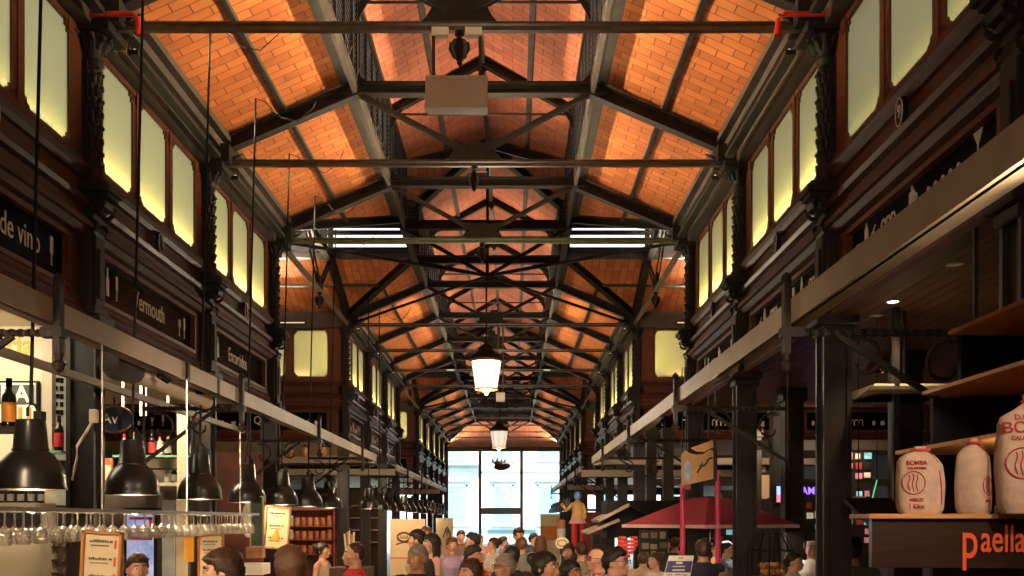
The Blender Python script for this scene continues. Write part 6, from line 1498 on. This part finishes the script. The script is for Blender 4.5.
def shirt_mesh(fem, pose, sleeve):
    k = 0.93 if fem else 1.0; g = 0.018
    bm = nb()
    if fem: T = [(0, 0, .86, .178, .125), (0, 0.003, .95, .172, .122), (0, 0, 1.06, .135, .102), (0, -.005, 1.16, .142, .108), (0, -.025, 1.26, .160, .132), (0, -.01, 1.34, .163, .114), (0, 0, 1.40, .160, .094), (0, .01, 1.43, .11, .078)]
    else: T = [(0, 0, .86, .182, .132), (0, 0, .96, .182, .134), (0, 0, 1.06, .176, .126), (0, 0, 1.17, .180, .128), (0, -.012, 1.28, .194, .138), (0, 0, 1.36, .196, .124), (0, .005, 1.42, .170, .10), (0, .014, 1.455, .100, .080), (0, .014, 1.468, .078, .072)]
    loft(bm, T)
    sh = 0.172 if fem else 0.195
    for side, (e, w) in zip((1, -1), POSE[pose]):
        e, w = Vector(e), Vector(w); e.x *= k; w.x *= k
        a = Vector((side*sh, 0.01, 1.385))
        if sleeve == 'none': continue
        if sleeve == 'short': limb(bm, [(side*(sh-0.04), 0.005, 1.40), a, a+(e-a)*0.62], [.058, .068*k, .060*k])
        else: limb(bm, [(side*(sh-0.04), 0.005, 1.40), a, e, e+(w-e)*0.9], [.058, .066*k, .052*k, .042*k])
    for v in bm.verts: v.co.z *= 1.026
    return remesh('shirt', bm, 0.011, 2)
def trousers_mesh():
    bm = nb(); loft(bm, [(0, 0, .76, .12, .10), (0, 0, .84, .172, .122), (0, 0, .90, .178, .128), (0, 0, 1.0, .172, .124)])
    for side in (-1, 1):
        hx = side*0.09; limb(bm, [(hx, 0, .86), (hx*1.05, 0, .78), (hx*1.1, -0.005, .48), (hx*1.15, 0.015, .10)], [.092, .098, .074, .066])
    for v in bm.verts: v.co.z *= 1.026
    return remesh('trousers', bm, 0.013, 2)
def shoe_mesh():
    bm = nb()
    for side in (-1, 1):
        hx = side*0.09; limb(bm, [(hx*1.15, 0.035, .05), (hx*1.25, -0.08, .045), (hx*1.35, -0.18, .035)], [.05, .046, .036])
    return remesh('shoes', bm, 0.012, 1)
HC = Vector((0, 0.014, 1.652))
def hair_mesh(style):
    bm = nb(); g = {'short': 0.014, 'buzz': 0.004, 'long': 0.018, 'bun': 0.014, 'thick': 0.020, 'grey': 0.018}[style]
    ell(bm, HC, (.075+g, .094+g, .098+g), 34, 26)
    def line(y):
        pts = [(-0.12, 1.712), (-0.07, 1.700), (-0.035, 1.672), (-0.005, 1.650), (0.03, 1.61), (0.06, 1.575), (0.13, 1.565)]
        if style == 'buzz': pts = [(-0.12, 1.79), (-0.06, 1.73), (-0.03, 1.685), (-0.005, 1.65), (0.03, 1.605), (0.06, 1.58), (0.13, 1.57)]
        if style in ('long', 'bun'): pts = [(-0.12, 1.715), (-0.07, 1.700), (-0.045, 1.67), (-0.015, 1.60), (0.03, 1.57), (0.06, 1.56), (0.13, 1.55)]
        for (a, za), (b, zb) in zip(pts, pts[1:]):
            if a <= y <= b: return za+(zb-za)*(y-a)/(b-a)
        return pts[-1][1] if y > 0 else pts[0][1]
    for v in bm.verts:
        L = line(v.co.y)
        n_ = noise.noise(v.co*42)*0.010+noise.noise(v.co*95)*0.004
        d = (v.co-HC).normalized()
        if v.co.z < L: v.co = HC+(v.co-HC)*0.80
        elif style != 'buzz': v.co += d*(n_+(0.012 if style in ('thick',) and v.co.z > 1.7 else 0)+(0.010 if style == 'short' and v.co.z > 1.70 and v.co.y < 0 else 0))
    if style == 'long':
        loft(bm, [(0, .055, 1.32, .055, .022), (0, .06, 1.40, .085, .034), (0, .058, 1.50, .092, .048), (0, .05, 1.60, .093, .065), (0, .04, 1.66, .085, .07)], 20)
        for s in (-1, 1): limb(bm, [(s*.075, .0, 1.66), (s*.088, .005, 1.56), (s*.092, .01, 1.44), (s*.08, .0, 1.36)], [.022, .026, .026, .012], 9)
    if style == 'bun':
        ell(bm, (0, .115, 1.70), (.052, .046, .05), 14, 10)
    bmesh.ops.recalc_face_normals(bm, faces=bm.faces[:])
    me = bpy.data.meshes.new('hair'); bm.to_mesh(me); bm.free()
    for p in me.polygons: p.use_smooth = True
    return me
_mc = {}
def cached(key, fn):
    if key not in _mc: _mc[key] = fn()
    return _mc[key]
def eyes_mesh(s):
    bm = nb()
    ell(bm, (s*.031, -.083, 1.647), (.013, .008, .007), 10, 8)
    return mesh_of('eye', bm, None, True)
def iris_mesh(s):
    bm = nb()
    ell(bm, (s*.031, -.0885, 1.647), (.0058, .004, .0058), 8, 6)
    return mesh_of('iris', bm, None, True)
def brow_mesh(s):
    bm = nb()
    tube(bm, [(s*.014, -.091, 1.667), (s*.032, -.089, 1.672), (s*.05, -.076, 1.665)], 0.0045, 6)
    return mesh_of('eyebrow', bm, None, True)
def lips_mesh():
    bm = nb(); ell(bm, (0, -.0965, 1.5735), (.021, .008, .0045), 10, 6); ell(bm, (0, -.095, 1.566), (.018, .008, .0045), 10, 6); return mesh_of('lips', bm, None, True)
def glasses_mesh():
    bm = nb()
    for s in (-1, 1):
        tube(bm, [(s*.034+.024*math.cos(a), -.104, 1.646+.017*math.sin(a)) for a in [i*PI/8 for i in range(16)]], 0.0022, 5, True)
        tube(bm, [(s*.058, -.103, 1.652), (s*.083, -.04, 1.652), (s*.084, .02, 1.645)], 0.0022, 5)
    tube(bm, [(-.010, -.105, 1.649), (.010, -.105, 1.649)], 0.0022, 5)
    return mesh_of('eyeglasses', bm, None, True)
def beard_mesh():
    bm = nb(); ell(bm, (0, -.040, 1.574), (.060, .066, .046), 18, 12)
    for v in bm.verts:
        if v.co.z > 1.585 and abs(v.co.x) < .05: v.co.y += 0.03
        v.co += (v.co-Vector((0, -.03, 1.58))).normalized()*noise.noise(v.co*70)*0.004
    return mesh_of('beard', bm, None, True)
HAIRM = {'black': mat('black_hair', (0.010, 0.007, 0.006), 0.5, 0, 0.4, 60, 0.5), 'brown': mat('brown_hair', (0.045, 0.020, 0.010), 0.5, 0, 0.4, 60, 0.5), 'auburn': mat('auburn_hair', (0.11, 0.045, 0.018), 0.5, 0, 0.35, 60, 0.5), 'grey': mat('grey_hair', (0.28, 0.25, 0.22), 0.6, 0, 0.3, 60, 0.5), 'blond': mat('fair_hair', (0.20, 0.10, 0.04), 0.5, 0, 0.3, 60, 0.5)}
def stripes(name, c1, c2, n):
    if name in MATS: return MATS[name]
    m = mat(name, c1, 0.8); nt = m.node_tree; b = nt.nodes['Principled BSDF']
    tc = _n(nt, 'ShaderNodeTexCoord'); w = _n(nt, 'ShaderNodeTexWave'); w.bands_direction = 'Z'; w.inputs['Scale'].default_value = n; w.inputs['Distortion'].default_value = 0.4
    cr = _n(nt, 'ShaderNodeValToRGB'); cr.color_ramp.interpolation = 'CONSTANT'; cr.color_ramp.elements[0].color = (*c1, 1); cr.color_ramp.elements[1].position = 0.72; cr.color_ramp.elements[1].color = (*c2, 1)
    nt.links.new(tc.outputs['Object'], w.inputs['Vector']); nt.links.new(w.outputs['Fac'], cr.inputs[0]); nt.links.new(cr.outputs[0], b.inputs['Base Color']); return m
def plaid(name):
    if name in MATS: return MATS[name]
    m = mat(name, (0.5, 0.4, 0.4), 0.8); nt = m.node_tree; b = nt.nodes['Principled BSDF']
    tc = _n(nt, 'ShaderNodeTexCoord'); ck = _n(nt, 'ShaderNodeTexChecker'); ck.inputs['Scale'].default_value = 26; ck.inputs['Color1'].default_value = (0.45, 0.05, 0.07, 1); ck.inputs['Color2'].default_value = (0.55, 0.52, 0.55, 1)
    nt.links.new(tc.outputs['Object'], ck.inputs['Vector']); nt.links.new(ck.outputs['Color'], b.inputs['Base Color']); return m
def cloth(name, c): return mat(name, c, 0.85, 0, 0.1, 14)
DENIM = cloth('dark_denim', (0.03, 0.04, 0.07)); SHOE = cloth('dark_shoe', (0.02, 0.018, 0.016))
def colored(name, me, material, parent):
    o = put(name, me, parent)
    if not me.materials: me.materials.append(None)
    o.material_slots[0].link = 'OBJECT'; o.material_slots[0].material = material
    return o
def person(px, ptop, Y, face, label, hair='short', hc='brown', shirt=None, fem=False, pose='down', sleeve='short', glasses=False, beard=False, skin=None, tr=None, dx=0.0):
    """face: heading in degrees; 0 faces the camera, 90 faces picture right."""
    x = (px-512)*Y/1000; ht = CAMZ+(520-ptop)*Y/1000
    sc = ht/(1.652+0.098+0.016)
    me = cached(('body', fem, pose), lambda: body_mesh(fem, pose))
    o = colored('person', me, skin or SKIN, None)
    o.location = (x, Y, 0); o.rotation_euler = (0, 0, math.radians(face)); o.scale = (sc, sc, sc)
    tag(o, label, 'person', 'people in the crowd')
    if hair: colored('hair', cached(('hair', hair), lambda: hair_mesh(hair)), HAIRM[hc], o)
    colored('shirt', cached(('shirt', fem, pose, sleeve), lambda: shirt_mesh(fem, pose, sleeve)), shirt, o)
    colored('trousers', cached('trousers', trousers_mesh), tr or DENIM, o)
    colored('shoes', cached('shoes', shoe_mesh), SHOE, o)
    if Y < 16:
        for s in (-1, 1):
            ey = colored('eye', cached(('eye', s), lambda: eyes_mesh(s)), WHITE, o); colored('iris', cached(('iris', s), lambda: iris_mesh(s)), BLACK, ey)
            colored('eyebrow', cached(('brow', s), lambda: brow_mesh(s)), HAIRM[hc], o)
        colored('lips', cached('lips', lips_mesh), mat('lips', (0.38, 0.12, 0.09), 0.5, 0, 0.05, 5), o)
    if glasses: colored('eyeglasses', cached('gls', glasses_mesh), BLACK, o)
    if beard: colored('beard', cached('beard', beard_mesh), HAIRM[hc], o)
    return o
navy = cloth('navy_cloth', (0.02, 0.025, 0.05)); blk = cloth('black_cloth', (0.012, 0.012, 0.013)); redc = cloth('red_cloth', (0.60, 0.03, 0.03)); wht = cloth('white_cloth', (0.62, 0.58, 0.52)); gry = cloth('grey_cloth', (0.20, 0.19, 0.18)); olive = cloth('olive_cloth', (0.22, 0.20, 0.13)); lav = cloth('lavender_cloth', (0.38, 0.28, 0.42)); pnk = cloth('pink_shirt_cloth', (0.60, 0.30, 0.26)); bei = cloth('beige_cloth', (0.50, 0.38, 0.24)); yel = cloth('mustard_cloth', (0.50, 0.30, 0.06)); blu = cloth('blue_grey_cloth', (0.16, 0.20, 0.28))
pol = stripes('striped_polo_cloth', (0.015, 0.017, 0.03), (0.6, 0.58, 0.55), 3.2)
# lamp-row side and centre
person(137.5, 553, 7.6, 35, 'short dark haired man below the glass rack beside the cream menu board', 'short', 'brown', navy)
person(221, 550, 5.5, -70, 'dark haired man turned away from the lens below the end of the glass rack', 'thick', 'brown', gry)
person(290, 547, 6.0, 200, 'brown haired person seen from behind in a grey collar before the red jar shelves', 'thick', 'auburn', gry)
person(323, 542, 13.5, 75, 'dark haired woman in a sleeveless top looking towards the man in red', 'bun', 'black', bei, True, 'hold', 'none')
person(354, 541, 9.4, -70, 'close cropped man in a bright red shirt with back to the crowd', 'buzz', 'brown', redc)
person(417, 544, 8.8, -25, 'grey haired man in a dark polo with pale stripes', 'grey', 'grey', pol, skin=SKIN2)
person(416.5, 530, 13.2, -85, 'dark haired woman in beige behind the grey haired man', 'thick', 'black', bei, True)
person(431, 533, 12.0, -60, 'woman with long black hair and bare shoulders near the cream stall board', 'long', 'black', blk, True, 'hold', 'none')
person(426, 526, 16.2, -30, 'fair haired man in a pink shirt behind the long haired woman', 'short', 'blond', pnk)
person(452, 537, 15.0, 15, 'short haired woman in a lavender top with a shoulder bag', 'thick', 'auburn', lav, True)
person(461, 530, 19.0, 10, 'tall brown shirted man beyond the woman in lavender', 'short', 'brown', cloth('brown_cloth', (0.14, 0.07, 0.05)))
person(472, 532, 14.0, -85, 'man with black hair in profile before the bright end window', 'short', 'black', cloth('maroon_cloth', (0.22, 0.03, 0.03)))
person(480, 535, 22.0, 20, 'fair skinned person in a salmon top far behind the black haired man', 'short', 'auburn', pnk)
person(474, 544.5, 10.2, 60, 'bearded dark haired man in red at the middle of the crowd', 'short', 'black', redc, beard=True, skin=SKIN2)
person(470, 558, 7.8, -45, 'long brown haired woman low before the bearded man in red', 'long', 'brown', blk, True)
person(493, 537, 16.5, -60, 'dark haired woman in a white top with both hands raised', 'bun', 'brown', wht, True, 'both')
person(503.5, 536, 19.5, 100, 'dark haired person in grey between the woman in white and the tall man', 'short', 'black', gry)
person(519, 528, 17.0, 20, 'tall curly haired man in a grey shirt standing before the end window', 'thick', 'brown', blu, False, 'hold')
person(522, 537, 14.8, 170, 'short person with shoulder strap beside the tall curly haired man', 'short', 'auburn', gry)
person(504, 553.5, 8.9, -50, 'grey haired man with eyeglasses near the middle of the crowd', 'grey', 'grey', blk, glasses=True)
person(512.5, 547, 10.8, 160, 'black haired person behind the grey haired man with eyeglasses', 'thick', 'black', blk)
person(534, 533, 19.0, 60, 'man in dark clothes next to the woman with long auburn hair', 'short', 'black', navy)
person(540.5, 535, 15.7, 190, 'woman with long auburn hair in a white dress seen from behind', 'long', 'auburn', wht, True, tr=wht)
person(546, 550.5, 7.3, 60, 'woman with black hair gathered up, profile beside the dark hooded one', 'bun', 'black', blk, True, skin=SKIN2)
person(569, 543, 12.5, -25, 'brown haired woman in front of the round pale emblem', 'long', 'brown', bei, True)
person(582, 540, 12.0, 185, 'short haired man in an olive shirt seen from behind', 'buzz', 'brown', olive)
person(571, 559, 8.6, 50, 'woman with long black hair low in front of the olive shirt', 'long', 'black', blk, True, skin=SKIN2)
person(595.5, 547, 9.8, -60, 'bald man with eyeglasses in a red and white plaid shirt', None, 'brown', plaid('plaid_cloth'), glasses=True)
person(616, 546.5, 7.9, 65, 'bearded dark haired man with eyeglasses in profile under the red heart', 'short', 'black', plaid('plaid_cloth'), glasses=True, beard=False)
person(655, 552, 12.6, -60, 'woman with dark hair tied up in a white jacket beside the info board', 'bun', 'brown', wht, True)
person(643, 552, 14.0, 170, 'dark haired person in the shade of the dark kiosk', 'short', 'brown', bei)
person(666, 538, 17.0, 10, 'dark haired person behind the woman in the white jacket', 'short', 'black', blk)
person(675, 537, 17.5, 150, 'person in a pink shirt behind the info board', 'short', 'brown', pnk)
o29 = person(703, 540, 11.6, 180, 'dark haired man in a navy shirt with a pale back panel under the parasol', 'thick', 'brown', navy)
bm = nb(); box(bm, (-0.09, 0.135, 1.20), (0.09, 0.145, 1.28)); obj('back_panel', bm, mat('pale_print', (0.35, 0.34, 0.28), 0.8, 0, 0.2, 20), o29)
person(716, 541, 14.5, -10, 'person in a mustard top behind the magenta post', 'short', 'black', yel, True)
person(727, 541, 13.7, 70, 'person in blue between the magenta post and the dark iron post', 'short', 'black', blu)
person(794, 551, 10.6, 60, 'person in a white shirt sitting low past the parasol tip', 'short', 'black', wht)
person(812, 541, 13.5, -50, 'pale haired person in cream by the thick dark post', 'grey', 'grey', wht)
o32 = person(852, 538, 9.6, 160, 'man in a dark cap and olive grey shirt beside the kiosk board', 'short', 'brown', cloth('olive_grey_cloth', (0.10, 0.10, 0.085)))
bm = nb(); lathe(bm, [(.098, 1.69), (.102, 1.70), (.098, 1.74), (.075, 1.775), (0, 1.79)], 20, (0, .014, 0), Matrix.Diagonal((0.92, 1.12, 1, 1))); prism(bm, [(-.07, -.08), (.07, -.08), (.05, -.18), (-.05, -.18)], 1.69, 1.70, XY); obj('cap', bm, blk, o32, True)

# ------------------------------------------------------------------ daylight
world = bpy.data.worlds.new('World'); scene.world = world; world.use_nodes = True
nt = world.node_tree; bg = nt.nodes['Background']; bg.inputs[0].default_value = (0.80, 0.92, 1.0, 1); bg.inputs[1].default_value = 1.6
sl = bpy.data.lights.new('sun', 'SUN'); sl.energy = 7.5; sl.color = (1, 0.97, 0.92); sl.angle = 0.02
so = bpy.data.objects.new('sun', sl); COL.objects.link(so); so.rotation_euler = Vector((0.05, 0.62, -0.78)).to_track_quat('-Z', 'Y').to_euler()

if False:
    pass
# crowd is lit by lanterns, pendants and the added fill spotlights; camera
cam = bpy.data.cameras.new('camera'); cam.sensor_width = 36; cam.lens = 1000/1024*36; cam.shift_y = (520-288)/1024; cam.clip_start = 0.05; cam.clip_end = 300
co = bpy.data.objects.new('camera', cam); COL.objects.link(co); co.location = (0, 0, CAMZ); co.rotation_euler = (PI/2, 0, 0)
scene.camera = co
vs_ = scene.view_settings; scene.display_settings.display_device = 'sRGB'
vs_.view_transform = 'Standard'; vs_.look = 'None'; vs_.gamma = 1; vs_.use_curve_mapping = False; vs_.exposure = 0.7
cy = scene.cycles; cy.use_denoising = True; cy.max_bounces = 7; cy.diffuse_bounces = 4; cy.glossy_bounces = 3; cy.transparent_max_bounces = 24; cy.transmission_bounces = 4
cy.caustics_reflective = False; cy.caustics_refractive = False; cy.sample_clamp_indirect = 6
